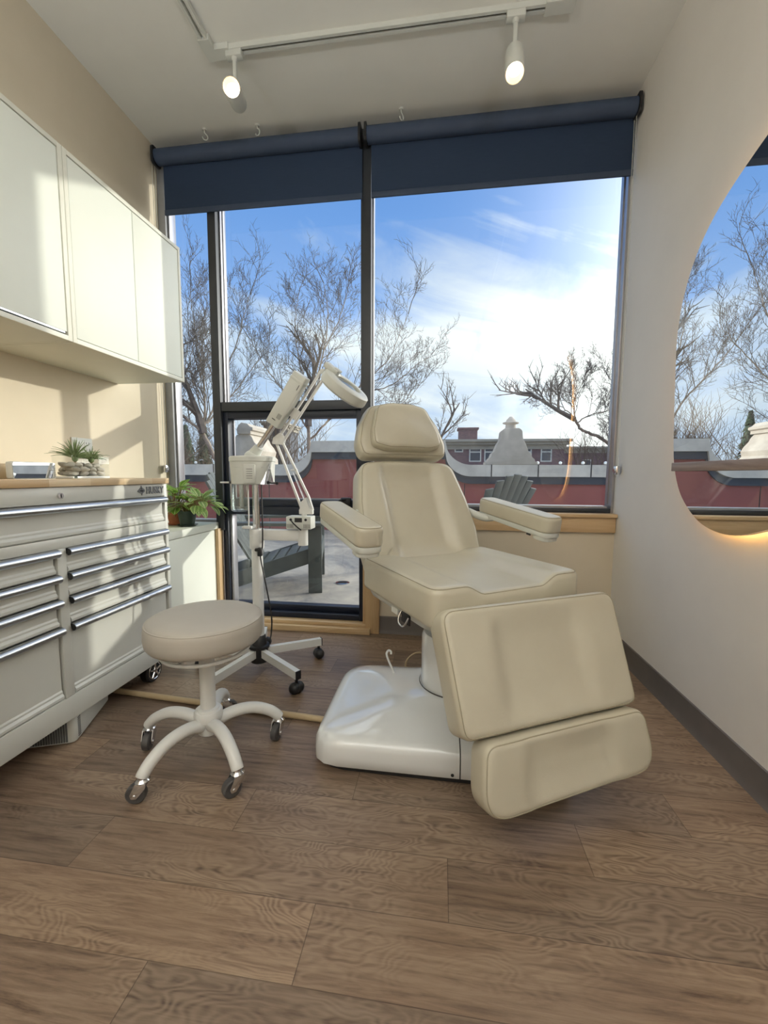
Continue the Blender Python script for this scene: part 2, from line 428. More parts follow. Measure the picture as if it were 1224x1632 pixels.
class MB:
    def __init__(self):
        self.v, self.f, self.mi, self.uv = [], [], [], []

    def add(self, vs, fs, mi=0, uvs=None):
        b = len(self.v)
        self.v += [Vector(p) for p in vs]
        for i, f in enumerate(fs):
            self.f.append([b + k for k in f])
            self.mi.append(mi)
            self.uv.append([uvs[k] for k in f] if uvs else None)
        return self

    def from_bm(self, bm, mi=0, mat=None):
        vs = [(mat @ v.co) if mat else v.co.copy() for v in bm.verts]
        bm.verts.index_update()
        self.add(vs, [[v.index for v in f.verts] for f in bm.faces], mi)
        bm.free()
        return self

    def box(self, x0, x1, y0, y1, z0, z1, bev=0.0, mat=None, mi=0, seg=2):
        bm = bmesh.new()
        bmesh.ops.create_cube(bm, size=1.0)
        for v in bm.verts:
            v.co = Vector(((x0 + x1) / 2 + v.co.x * (x1 - x0), (y0 + y1) / 2 + v.co.y * (y1 - y0), (z0 + z1) / 2 + v.co.z * (z1 - z0)))
        if bev > 0:
            bmesh.ops.bevel(bm, geom=list(bm.edges), offset=bev, segments=seg, affect='EDGES', profile=0.5)
        return self.from_bm(bm, mi, mat)

    def prism(self, poly, depth, mat=None, bev=0.0, mi=0, seg=2):
        """Polygon in XY, extruded from z=0 to z=depth."""
        bm = bmesh.new()
        vs = [bm.verts.new((p[0], p[1], 0)) for p in poly]
        f = bm.faces.new(vs)
        r = bmesh.ops.extrude_face_region(bm, geom=[f])
        for e in r['geom']:
            if isinstance(e, bmesh.types.BMVert):
                e.co.z += depth
        bmesh.ops.recalc_face_normals(bm, faces=list(bm.faces))
        if bev > 0:
            ed = [e for e in bm.edges if abs(e.verts[0].co.z - e.verts[1].co.z) < 1e-6]
            bmesh.ops.bevel(bm, geom=ed, offset=bev, segments=seg, affect='EDGES', profile=0.5)
        return self.from_bm(bm, mi, mat)

    def cyl(self, p0, p1, r0, r1=None, n=24, mi=0, cap=True):
        r1 = r0 if r1 is None else r1
        F = axis_frame(p0, p1)
        L = (Vector(p1) - Vector(p0)).length
        vs = [F @ Vector((r0 * cos(2 * pi * k / n), r0 * sin(2 * pi * k / n), 0)) for k in range(n)]
        vs += [F @ Vector((r1 * cos(2 * pi * k / n), r1 * sin(2 * pi * k / n), L)) for k in range(n)]
        fs = [(k, (k + 1) % n, n + (k + 1) % n, n + k) for k in range(n)]
        if cap:
            fs += [tuple(range(n - 1, -1, -1)), tuple(range(n, 2 * n))]
        return self.add(vs, fs, mi)

    def lathe(self, prof, mat=None, n=40, mi=0, cap0=True, cap1=True):
        vs, fs = [], []
        k = len(prof)
        for (r, z) in prof:
            for j in range(n):
                p = Vector((r * cos(2 * pi * j / n), r * sin(2 * pi * j / n), z))
                vs.append(mat @ p if mat else p)
        for i in range(k - 1):
            for j in range(n):
                fs.append((i * n + j, i * n + (j + 1) % n, (i + 1) * n + (j + 1) % n, (i + 1) * n + j))
        if cap0:
            fs.append(tuple(range(n - 1, -1, -1)))
        if cap1:
            fs.append(tuple((k - 1) * n + j for j in range(n)))
        return self.add(vs, fs, mi)

    def tube(self, pts, r, n=10, closed=False, mi=0, cap=True):
        pts = [Vector(p) for p in pts]
        N = len(pts)
        rs = r if isinstance(r, (list, tuple)) else [r] * N
        tang = []
        for i in range(N):
            a = pts[i - 1] if (i > 0 or closed) else pts[i]
            b = pts[(i + 1) % N] if (i < N - 1 or closed) else pts[i]
            t = b - a
            tang.append(t.normalized() if t.length > 1e-9 else Vector((0, 0, 1)))
        up = Vector((0, 0, 1)) if abs(tang[0].z) < 0.9 else Vector((1, 0, 0))
        x = (up - tang[0] * up.dot(tang[0])).normalized()
        vs, fs = [], []
        for i in range(N):
            x = x - tang[i] * x.dot(tang[i])
            x = x.normalized() if x.length > 1e-6 else tang[i].orthogonal().normalized()
            y = tang[i].cross(x)
            for k in range(n):
                a = 2 * pi * k / n
                vs.append(pts[i] + x * (rs[i] * cos(a)) + y * (rs[i] * sin(a)))
        R = N if closed else N - 1
        for i in range(R):
            for k in range(n):
                a, b = i * n, ((i + 1) % N) * n
                fs.append((a + k, a + (k + 1) % n, b + (k + 1) % n, b + k))
        if cap and not closed:
            fs.append(tuple(range(n - 1, -1, -1)))
            fs.append(tuple((N - 1) * n + k for k in range(n)))
        return self.add(vs, fs, mi)

    def ball(self, c, rx, ry=None, rz=None, mat=None, n=20, mi=0, seed=None, amp=0.0):
        ry = rx if ry is None else ry
        rz = rx if rz is None else rz
        bm = bmesh.new()
        bmesh.ops.create_uvsphere(bm, u_segments=n, v_segments=max(6, n // 2 + 2), radius=1.0)
        for v in bm.verts:
            k = 1.0
            if amp:
                k += amp * noise.noise(v.co * 1.3 + Vector((seed * 7.1, seed * 3.3, 0)))
            v.co = Vector((v.co.x * rx * k, v.co.y * ry * k, v.co.z * rz * k))
            if mat:
                v.co = mat @ v.co
            v.co += Vector(c)
        return self.from_bm(bm, mi)

    def loft(self, rings, mi=0, cap0=True, cap1=True):
        n = len(rings[0])
        vs = [p for r in rings for p in r]
        fs = []
        for i in range(len(rings) - 1):
            for k in range(n):
                fs.append((i * n + k, i * n + (k + 1) % n, (i + 1) * n + (k + 1) % n, (i + 1) * n + k))
        if cap0:
            fs.append(tuple(range(n - 1, -1, -1)))
        if cap1:
            fs.append(tuple((len(rings) - 1) * n + k for k in range(n)))
        return self.add(vs, fs, mi)

    def build(self, name, mats, parent=None, loc=None, smooth=True, angle=38):
        if not isinstance(mats, (list, tuple)):
            mats = [mats]
        me = bpy.data.meshes.new(name)
        org = ORG[parent.name] if parent is not None else Vector(loc or (0, 0, 0))
        me.from_pydata([tuple(p - org) for p in self.v], [], self.f)
        for mt in mats:
            me.materials.append(mt)
        me.polygons.foreach_set('material_index', self.mi)
        if any(u is not None for u in self.uv):
            lay = me.uv_layers.new(name='leaf')
            for poly, u in zip(me.polygons, self.uv):
                if u:
                    for li, c in zip(poly.loop_indices, u):
                        lay.data[li].uv = c
        me.validate()
        if smooth:
            me.polygons.foreach_set('use_smooth', [True] * len(me.polygons))
            me.set_sharp_from_angle(angle=radians(angle))
        me.update()
        o = bpy.data.objects.new(name, me)
        COL.objects.link(o)
        ORG[o.name] = org
        if parent is not None:
            o.parent = parent
        else:
            o.location = org
        return o


def tag(o, label, cat, group=None, kind=None):
    o['label'] = label
    o['category'] = cat
    if group:
        o['group'] = group
    if kind:
        o['kind'] = kind
    return o


def thing(name, label, cat, loc=(0, 0, 0), group=None):
    o = bpy.data.objects.new(name, None)
    o.empty_display_size = 0.1
    COL.objects.link(o)
    o.location = loc
    ORG[o.name] = Vector(loc)
    return tag(o, label, cat, group)


def struct(o, label=None):
    o['kind'] = 'structure'
    if label:
        o['label'] = label
    return o


def copy_thing(root, offset, rot=0.0, label=None):
    """Copy of a thing with copies of its parts and sub-parts."""
    r = root.copy()
    COL.objects.link(r)
    r.location = Vector(root.location) + Vector(offset)
    r.rotation_euler = (0, 0, rot)
    if label:
        r['label'] = label

    def rec(src, dst):
        for ch in list(src.children):
            c = ch.copy()
            COL.objects.link(c)
            c.parent = dst
            rec(ch, c)
    rec(root, r)
    return r


def rpoly(pts, rad, seg=7):
    """Closed polygon with rounded corners; rad is one radius or one per corner."""
    n = len(pts)
    outp = []
    for i in range(n):
        p0, p1, p2 = Vector(pts[i - 1]), Vector(pts[i]), Vector(pts[(i + 1) % n])
        r = rad[i] if isinstance(rad, (list, tuple)) else rad
        a, b = (p0 - p1), (p2 - p1)
        la, lb = a.length, b.length
        a.normalize()
        b.normalize()
        ang = math.acos(max(-1, min(1, a.dot(b))))
        d = min(r / math.tan(ang / 2), la * 0.49, lb * 0.49)
        s, e = p1 + a * d, p1 + b * d
        for k in range(seg + 1):
            t = k / seg
            outp.append(s * (1 - t) ** 2 + p1 * (2 * t * (1 - t)) + e * t * t)
    return outp


def densify(poly, step):
    o = []
    n = len(poly)
    for i in range(n):
        a, b = Vector(poly[i]), Vector(poly[(i + 1) % n])
        k = max(1, int((b - a).length / step))
        for j in range(k):
            o.append(a.lerp(b, j / k))
    return o


def inset(poly, d):
    n = len(poly)
    o = []
    for i in range(n):
        t = (Vector(poly[(i + 1) % n]) - Vector(poly[i - 1]))
        if t.length < 1e-9:
            o.append(Vector(poly[i]))
            continue
        t.normalize()
        o.append(Vector(poly[i]) + Vector((-t.y, t.x)) * d)
    return o


def pad(mb, outline, T, er, F, hf=None, mi=0, dome=0.0):
    """Upholstered slab: CCW outline in the frame's XY, thickness along its Z; returns the seam line."""
    hf = hf or (lambda a, b: 0.0)
    ol = densify(outline, 0.012)
    n = len(ol)
    rings = []
    eb = min(er * 0.7, T * 0.3)
    for k in range(5):
        a = pi / 2 * k / 4
        rr = inset(ol, eb * (1 - sin(a)))
        rings.append([F @ Vector((p.x, p.y, eb * (1 - cos(a)))) for p in rr])
    for k in range(0, 7):
        a = pi / 2 * k / 6
        rr = inset(ol, er * (1 - cos(a)))
        rings.append([F @ Vector((p.x, p.y, T - er + er * sin(a) + hf(p.x, p.y))) for p in rr])
    top = inset(ol, er)
    c = sum(top, Vector((0, 0))) / n
    S = 14
    for s in range(1, S):
        t = s / S
        ring = []
        for p in top:
            w = p.lerp(c, t)
            ring.append(F @ Vector((w.x, w.y, T + hf(w.x, w.y) + dome * (1 - (1 - t) ** 2))))
        rings.append(ring)
    mb.loft(rings, mi, True, True)
    sr = inset(ol, er * 0.35)
    return [F @ Vector((p.x, p.y, T - er * 0.24 + hf(p.x, p.y))) for p in sr]


def smooth01(t):
    t = max(0.0, min(1.0, t))
    return t * t * (3 - 2 * t)


def spline(pts, k=8, closed=False):
    pts = [Vector(p) for p in pts]
    n = len(pts)
    o = []
    R = n if closed else n - 1
    for i in range(R):
        p0 = pts[(i - 1) % n] if (closed or i > 0) else pts[i] * 2 - pts[i + 1]
        p1, p2 = pts[i], pts[(i + 1) % n]
        p3 = pts[(i + 2) % n] if (closed or i + 2 < n) else p2 * 2 - p1
        for j in range(k):
            t = j / k
            o.append(0.5 * ((2 * p1) + (p2 - p0) * t + (2 * p0 - 5 * p1 + 4 * p2 - p3) * t * t + (3 * p1 - p0 - 3 * p2 + p3) * t ** 3))
    if not closed:
        o.append(pts[-1])
    return o


def bx(name, mats, parent, *d, bev=0.0, **kw):
    return MB().box(*d, bev=bev).build(name, mats, parent, **kw)

# ------------------------------------------------------------------ room shell
XL, XR, YW, YB = -1.70, 0.95, 2.40, -3.4
struct(bx('floor', M['floor'], None, XL - 0.1, XR + 0.1, YB, 2.50, -0.12, 0.0))
struct(bx('ceiling', M['ceiling'], None, XL - 0.1, XR + 0.1, YB - 0.1, 2.55, CEIL, CEIL + 0.15))
struct(bx('wall_left', M['wall_warm'], None, XL - 0.12, XL, YB, 2.52, 0.0, CEIL))
struct(bx('wall_right', M['wall_cool'], None, XR, XR + 0.12, YB, 2.52, 0.0, CEIL))
struct(bx('wall_back', M['wall_cool'], None, XL, XR, YB - 0.12, YB, 0.0, CEIL))
wf = MB()
wf.box(-0.43, XR, YW, 2.52, 0.0, 0.72)
wf.box(XL, -1.385, YW, 2.52, 0.0, 0.61)
struct(wf.build('wall_front', M['wall_warm']))


def base_strip(name, run):
    """Vinyl wall base with a coved toe, run(y-or-x along) from the frame."""
    F, L = run
    mb = MB()
    mb.prism([(0, 0), (0.016, 0), (0.011, 0.012), (0.006, 0.03), (0.005, 0.10), (0.0, 0.103)], L, F)
    return struct(mb.build(name, M['base']))


base_strip('baseboard_right', (fr((XR, YB, 0), (-1, 0, 0), (0, 0, 1), (0, 1, 0)), YW - YB))
base_strip('baseboard_front', (fr((XR, YW, 0), (0, -1, 0), (0, 0, 1), (-1, 0, 0)), XR + 0.348))
base_strip('baseboard_left', (fr((XL, 1.70, 0), (1, 0, 0), (0, 0, 1), (0, -1, 0)), 1.70 - YB))

# ------------------------------------------------------------------ windows
GY = 2.497


def pane(parent, x0, x1, z0, z1):
    return bx('pane', M['glass'], parent, x0, x1, GY, GY + 0.006, z0, z1)


# right-hand big pane
w1 = MB()
w1.box(-0.463, -0.405, 2.40, 2.52, 0.66, 2.78, 0.002)
w1.box(-0.405, 0.936, 2.43, 2.52, 0.742, 0.768, 0.002)
w1.box(-0.405, 0.928, 2.43, 2.52, 2.70, 2.78, 0.002)
w1 = struct(w1.build('window_1', M['dark_frame']))
pane(w1, -0.405, 0.936, 0.768, 2.70)
s = MB()
s.box(-0.405, -0.398, 2.452, 2.496, 0.79, 2.70)
s.box(0.936, XR, 2.43, 2.52, 0.742, 2.78, 0.002)
s.box(0.930, 0.936, 2.47, 2.496, 0.79, 2.70)
s.box(-0.40, 0.925, 2.455, 2.53, 0.768, 0.779)
s.build('glazing_bead', M['silver_frame'], w1)

# upper middle pane
w2 = MB()
w2.box(-1.378, -1.328, 2.40, 2.52, 0.60, 2.78, 0.002)
w2.box(-1.328, -0.463, 2.405, 2.52, 1.328, 1.382, 0.002)
w2.box(-1.328, -0.463, 2.43, 2.52, 2.70, 2.78, 0.002)
w2 = struct(w2.build('window_2', M['dark_frame']))
pane(w2, -1.328, -0.463, 1.382, 2.70)
s = MB()
s.box(-1.328, -1.318, 2.44, 2.462, 1.384, 2.70, 0.001)
s.box(-1.328, -1.314, 2.466, 2.496, 1.384, 2.70, 0.001)
s.box(-1.32, -0.465, 2.46, 2.496, 1.382, 1.388)
s.build('glazing_bead', M['silver_frame'], w2)

# left narrow pane
w3 = MB()
w3.box(XL, -1.655, 2.42, 2.52, 0.60, 2.78, 0.002)
w3.box(-1.655, -1.378, 2.42, 2.52, 0.60, 0.66, 0.002)
w3.box(-1.655, -1.378, 2.43, 2.52, 2.70, 2.78, 0.002)
w3 = struct(w3.build('window_3', M['grey_frame']))
pane(w3, -1.655, -1.378, 0.66, 2.70)
s = MB()
s.box(-1.655, -1.643, 2.44, 2.496, 0.66, 2.70, 0.002)
s.box(-1.385, -1.379, 2.44, 2.496, 0.66, 2.70, 0.002)
s.build('glazing_bead', M['silver_frame'], w3)

# awning sash below the transom
w4 = MB()
w4.box(-1.328, -1.297, 2.425, 2.51, 0.75, 1.328, 0.002)
w4.box(-0.495, -0.463, 2.425, 2.51, 0.75, 1.328, 0.002)
w4.box(-1.297, -0.495, 2.425, 2.51, 1.287, 1.328, 0.002)
w4.box(-1.297, -0.495, 2.425, 2.51, 0.75, 0.795, 0.002)
w4 = struct(w4.build('window_4', M['navy_frame']))
pane(w4, -1.297, -0.495, 0.795, 1.287)
s = MB()
s.box(-1.297, -1.288, 2.485, 2.496, 0.80, 1.28)
s.box(-1.29, -0.497, 2.485, 2.496, 0.795, 0.801)
s.build('glazing_bead', M['silver_frame'], w4)
h = MB()
h.box(-0.585, -0.525, 2.395, 2.425, 0.768, 0.812, 0.006)
h.tube([(-0.555, 2.397, 0.80), (-0.575, 2.375, 0.80), (-0.63, 2.375, 0.775)], 0.006, 8)
h.cyl((-0.595, 2.398, 0.79), (-0.595, 2.39, 0.79), 0.006, n=10)
h.build('handle', M['black'], w4)

# lower fixed pane of the glazed opening
w5 = MB()
w5.box(-1.328, -0.463, 2.41, 2.52, 0.70, 0.75, 0.002)
w5.box(-0.478, -0.448, 2.42, 2.52, 0.055, 0.70, 0.002)
w5.box(-1.345, -1.31, 2.42, 2.52, 0.055, 0.70, 0.002)
w5.box(-1.31, -0.478, 2.425, 2.52, 0.055, 0.088, 0.002)
w5.box(-1.31, -0.478, 2.465, 2.52, 0.088, 0.125, 0.002)
w5 = struct(w5.build('window_5', M['navy_frame']))
pane(w5, -1.31, -0.478, 0.115, 0.70)
s = MB()
s.box(-1.31, -1.292, 2.44, 2.496, 0.10, 0.70, 0.002)
s.build('glazing_bead', M['silver_frame'], w5)
head = struct(bx('trim_5', M['dark_frame'], None, XL, XR, 2.44, 2.53, 2.78, CEIL))

# oak trim
struct(MB().box(-0.43, XR - 0.001, 2.362, 2.43, 0.722, 0.742, 0.003).box(-0.348, XR - 0.003, 2.378, 2.40, 0.639, 0.722, 0.002).build('trim_1', M['oak']))
struct(MB().box(-1.385, -0.40, 2.345, 2.425, 0.0, 0.034, 0.002).box(-1.385, -0.43, 2.375, 2.44, 0.034, 0.055, 0.002).build('trim_2', M['oak']))
struct(MB().box(-0.43, -0.348, 2.372, 2.40, 0.0, 0.722, 0.002).box(-0.448, -0.43, 2.38, 2.44, 0.034, 0.70, 0.002).build('trim_3', M['oak_v']))
struct(MB().box(-1.386, -1.348, 2.365, 2.42, 0.034, 0.612, 0.002).build('trim_4', M['oak_v']))

# low boxed ledge in the window corner
lg = thing('window_ledge', 'low white boxed ledge in the window corner, two potted plants on it', 'ledge', (-1.53, 2.08, 0))
MB().box(XL, -1.368, 1.775, 2.398, 0.0, 0.606, 0.003).build('panel', M['cabinet'], lg)
MB().box(XL, -1.362, 1.775, 2.398, 0.610, 0.650, 0.003).build('top_board', M['cabinet'], lg)

# ------------------------------------------------------------------ roller blinds


def blind(label, x0, x1, chain_x, wall_dir):
    t = thing('roller_blind', label, 'blind', ((x0 + x1) / 2, 2.39, 2.45))
    mb = MB()
    F = fr((x0 + 0.012, 2.365, 2.765), (0, 1, 0), (0, 0, 1), (1, 0, 0))
    mb.lathe([(0.0405, 0), (0.0405, x1 - x0 - 0.024)], F, 28)
    mb.build('fabric_roll', M['blind_tube'], t)
    mb = MB()
    mb.box(x0 + 0.03, x1 - 0.001, 2.388, 2.390, 2.47, 2.80)
    mb.build('fabric', M['blind'], t)
    mb = MB()
    mb.prism(rpoly([(0, 0), (0.010, 0), (0.010, 0.030), (0, 0.030)], 0.003, 3), x1 - x0 - 0.032, fr((x0 + 0.031, 2.384, 2.462), (0, 1, 0), (0, 0, 1), (1, 0, 0)))
    mb.build('bottom_bar', M['blind_tube'], t)
    for xa in (x0, x1 - 0.012):
        b = MB()
        b.prism(rpoly([(-0.046, -0.05), (0.03, -0.05), (0.03, 0.046), (-0.046, 0.046)], 0.02, 5), 0.012, fr((xa, 2.365, 2.765), (0, 1, 0), (0, 0, 1), (1, 0, 0)))
        b.build('bracket', M['black'], t)
    c = MB()
    for dy in (-0.012, 0.012):
        c.tube([(chain_x, 2.365 + dy, 2.74), (chain_x, 2.362 + dy, 1.9), (chain_x, 2.36 + dy, 1.0)], 0.0016, 6)
    c.tube([(chain_x, 2.348, 1.0), (chain_x, 2.351, 0.985), (chain_x, 2.36, 0.978), (chain_x, 2.369, 0.985), (chain_x, 2.372, 1.0)], 0.0016, 6)
    ch = c.build('bead_chain', M['white_plastic'], t)
    k = MB()
    k.box(chain_x - 0.012, chain_x + 0.012, 2.342, 2.378, 0.955, 1.002, 0.008)
    k.cyl((chain_x - 0.014 * wall_dir, 2.36, 0.978), (chain_x + 0.016 * wall_dir, 2.36, 0.978), 0.010, n=14)
    k.build('tensioner', M['chrome'], ch)
    return t


blind('navy roller blind over the narrow pane and the pane above the steamer', -1.662, -0.452, XL + 0.022, 1)
blind('navy roller blind over the widest window pane, next to the mirror wall', -0.432, 0.938, XR - 0.022, -1)

# ------------------------------------------------------------------ track lighting
tr = thing('light_track', 'white track light rail bending round the ceiling above the chair', 'track', (-0.3, 1.93, CEIL))
F = fr((-1.07, 1.93, CEIL - 0.002), (0, 1, 0), (0, 0, -1), (1, 0, 0))
RAIL = [(-0.018, 0), (-0.018, 0.022), (-0.006, 0.022), (-0.006, 0.008), (0.006, 0.008), (0.006, 0.022), (0.018, 0.022), (0.018, 0)]
MB().prism(RAIL[::-1], 1.56, fr((-1.06, 1.93, CEIL), (0, 1, 0), (0, 0, -1), (1, 0, 0))).build('rail', M['white_plastic'], tr)
MB().prism(RAIL[::-1], 4.2, fr((-1.06, 1.93, CEIL), (-1, 0, 0), (0, 0, -1), (0, -1, 0))).build('rail', M['white_plastic'], tr)
MB().prism(RAIL[::-1], 4.2, fr((0.48, 1.93, CEIL), (-1, 0, 0), (0, 0, -1), (0, -1, 0))).build('rail', M['white_plastic'], tr)
MB().box(-1.03, 0.44, 1.9235, 1.9365, CEIL - 0.012, CEIL - 0.008).build('slot', M['dark_gap'], tr)
for (x, sg) in ((-1.06, 1), (0.48, -1)):
    c = MB()
    pl_ = [(x - 0.026 * sg, 1.86), (x + 0.026 * sg, 1.86), (x + 0.026 * sg, 1.904), (x + 0.09 * sg, 1.904), (x + 0.09 * sg, 1.956), (x - 0.026 * sg, 1.956)]
    c.prism(pl_ if sg > 0 else pl_[::-1], 0.0255, Matrix.Translation((0, 0, CEIL - 0.0258)))
    c.build('corner_joint', M['white_plastic'], tr, smooth=False)


def track_spot(label, x, y, aim, power, group='track spotlights'):
    """Adapter in the rail, stem, knuckle, cylinder housing and glowing lens."""
    t = thing('track_spotlight', label, 'spotlight', (x, y, CEIL), group)
    MB().box(x - 0.038, x + 0.038, y - 0.017, y + 0.017, CEIL - 0.048, CEIL - 0.02, 0.004).build('adapter', M['white_plastic'], t)
    s = MB()
    s.cyl((x, y, CEIL - 0.046), (x, y, CEIL - 0.062), 0.014, 0.011, 18)
    s.cyl((x, y, CEIL - 0.06), (x, y, CEIL - 0.165), 0.0095, n=16)
    s.ball((x, y, CEIL - 0.168), 0.015, n=14)
    s.build('stem', M['white_plastic'], t)
    d = Vector(aim).normalized()
    p = Vector((x, y, CEIL - 0.205))
    A = axis_frame(p, p + d)
    A.translation = p - d * 0.07
    h = MB()
    h.lathe([(0.0, 0.0), (0.030, 0.0), (0.036, 0.006), (0.0375, 0.02), (0.039, 0.145), (0.0375, 0.148), (0.0355, 0.146)], A, 36, cap0=False, cap1=False)
    h.build('housing', M['white_plastic'], t)
    r = MB()
    r.lathe([(0.0355, 0.146), (0.034, 0.13), (0.029, 0.114)], A, 36, cap0=False, cap1=False)
    r.build('reflector', M['lamp_inner'], t)
    l = MB()
    l.lathe([(0.0, 0.118), (0.015, 0.117), (0.0292, 0.113)], A, 36, cap0=False, cap1=False)
    l.build('lens', M['lamp'], t)
    ld = bpy.data.lights.new('spot_beam', 'SPOT')
    ld.energy = power
    ld.color = (1.0, 0.84, 0.64)
    ld.spot_size = radians(95)
    ld.spot_blend = 0.9
    ld.shadow_soft_size = 0.028
    lo = bpy.data.objects.new('spot_beam', ld)
    COL.objects.link(lo)
    lo.location = p + d * 0.085
    lo.rotation_euler = d.to_track_quat('-Z', 'Y').to_euler()
    return t


track_spot('white track spotlight at the rail corner on the cabinet side, lens facing out', -0.95, 1.93, (0.22, -0.95, -0.32), SPOT_POWER)
track_spot('white track spotlight on the mirror side of the rail, tipped downward', 0.275, 1.93, (-0.03, -0.40, -0.92), SPOT_POWER)
track_spot('added unseen white fill spotlight on the cabinet-side rail behind the viewpoint', -1.06, -0.9, (0.3, 0.3, -0.9), SPOT_POWER)  # this spot and the next are added out of view for fill
track_spot('added unseen white fill spotlight on the mirror-side rail behind the viewpoint', 0.48, -0.9, (-0.3, 0.3, -0.9), SPOT_POWER)

for i, (x, y) in enumerate(ADDED_UPLIGHT_SPOTS):  # stands modelled for the added fill lights, out of view
    t = thing('added_fill_lamp', 'added unseen white fill lamp shining up at the ceiling behind the viewpoint, %s' % ('toolbox side' if i == 0 else 'mirror side'), 'added fill lamp', (x, y, 0))
    UM = Matrix.Translation((x, y, 0))
    MB().lathe([(0.15, 0.0), (0.15, 0.012), (0.03, 0.03), (0.012, 0.04)], UM, 36).build('base', M['white_satin'], t)
    MB().lathe([(0.012, 0.035), (0.012, 1.36)], UM, 20).build('pole', M['white_satin'], t)
    MB().lathe([(0.03, 1.34), (0.12, 1.38), (0.19, 1.46), (0.20, 1.50), (0.195, 1.50), (0.18, 1.465), (0.11, 1.395), (0.03, 1.36)], UM, 44).build('lamp_shade', M['white_satin'], t)


def hook(label, x, y, rot):
    t = thing('ceiling_hook', label, 'hook', (x, y, CEIL), 'ceiling hooks by the blinds')
    ca, sa = cos(rot), sin(rot)
    MB().lathe([(0.0, -0.006), (0.010, -0.005), (0.013, 0.0)], Matrix.Translation((x, y, CEIL)), 18, cap0=False).build('plate', M['white_plastic'], t)
    pts = [(0, 0, 0), (0, 0, -0.02), (0.011, 0, -0.027), (0.016, 0, -0.042), (0.008, 0, -0.055), (-0.006, 0, -0.053), (-0.012, 0, -0.043)]
    pts = [Vector((x + a * ca, y + a * sa, CEIL + c)) for a, b, c in spline(pts, 5)]
    MB().tube(pts, 0.0032, 8).build('screw_hook', M['white_plastic'], t)


hook('white ceiling hook nearest the beige wall corner', -1.335, 2.33, 0.6)
hook('white ceiling hook before the narrower blind, second from the beige wall', -1.03, 2.34, -0.3)
hook('white ceiling hook before the wider blind, farthest from the beige wall', -0.236, 2.34, 0.9)

# ------------------------------------------------------------------ wall cabinets
CX, CZ0, CZ1 = -1.32, 1.42, 2.08


def wall_cabinet(label, y0, y1, doors, pull=False):
    t = thing('wall_cabinet', label, 'wall cabinet', (XL, (y0 + y1) / 2, CZ0), 'white wall cabinets')
    c = MB()
    T = 0.017
    c.box(XL, CX, y0, y0 + T, CZ0, CZ1, 0.001)
    c.box(XL, CX, y1 - T, y1, CZ0, CZ1, 0.001)
    c.box(XL, CX, y0 + T, y1 - T, CZ0, CZ0 + T, 0.001)
    c.box(XL, CX, y0 + T, y1 - T, CZ1 - T, CZ1, 0.001)
    c.box(XL, XL + 0.008, y0 + T, y1 - T, CZ0 + T, CZ1 - T)
    c.build('body', M['carcass'], t)
    n = len(doors) - 1
    for i in range(n):
        a, b = doors[i], doors[i + 1]
        d = MB()
        z0 = CZ0 + T + (0.012 if pull else 0.003)
        d.box(CX - 0.021, CX - 0.002, a + 0.0018, b - 0.0018, z0, CZ1 - T - 0.003, 0.0012)
        o = d.build('door', M['cabinet'], t)
        if pull:
            bx('finger_pull', M['alu'], o, CX - 0.019, CX - 0.004, a + 0.05, b - 0.008, z0 - 0.006, z0 - 0.0005)
    return t


wall_cabinet('white wall cabinet with two flat doors, the end one nearest the window', 1.378, 2.036, [1.396, 1.709, 2.018])
wall_cabinet('white wall cabinet with one wide flat door and a metal finger pull below it', 0.72, 1.376, [0.738, 1.358], True)

# ------------------------------------------------------------------ rolling toolbox
TX, TY0, TY1 = -1.25, 0.59, 1.76
tb = thing('rolling_tool_chest', 'pale grey rolling tool chest with metal drawer pulls and wood top', 'tool chest', (-1.46, 1.175, 0))
b = MB()
b.box(-1.685, TX - 0.024, TY0, TY1, 0.125, 0.903)
b.box(TX - 0.024, TX, TY0, TY0 + 0.022, 0.10, 0.903, 0.002)
b.box(TX - 0.024, TX, TY1 - 0.018, TY1, 0.10, 0.903, 0.002)
b.box(TX - 0.024, TX, TY0 + 0.022, TY1 - 0.018, 0.848, 0.903, 0.002)
b.box(TX - 0.024, TX, TY0 + 0.022, TY1 - 0.018, 0.698, 0.733, 0.002)
b.box(TX - 0.024, TX, 1.192, 1.226, 0.182, 0.698, 0.002)
b.box(TX - 0.024, TX, TY0 + 0.022, TY1 - 0.018, 0.10, 0.182, 0.002)
b.box(-1.685, TX - 0.002, TY0, TY1, 0.10, 0.128, 0.002)
b.build('body', M['steel'], tb)
bx('worktop', M['butcher'], tb, -1.695, TX + 0.010, TY0 - 0.006, TY1 + 0.004, 0.904, 0.929, bev=0.003)


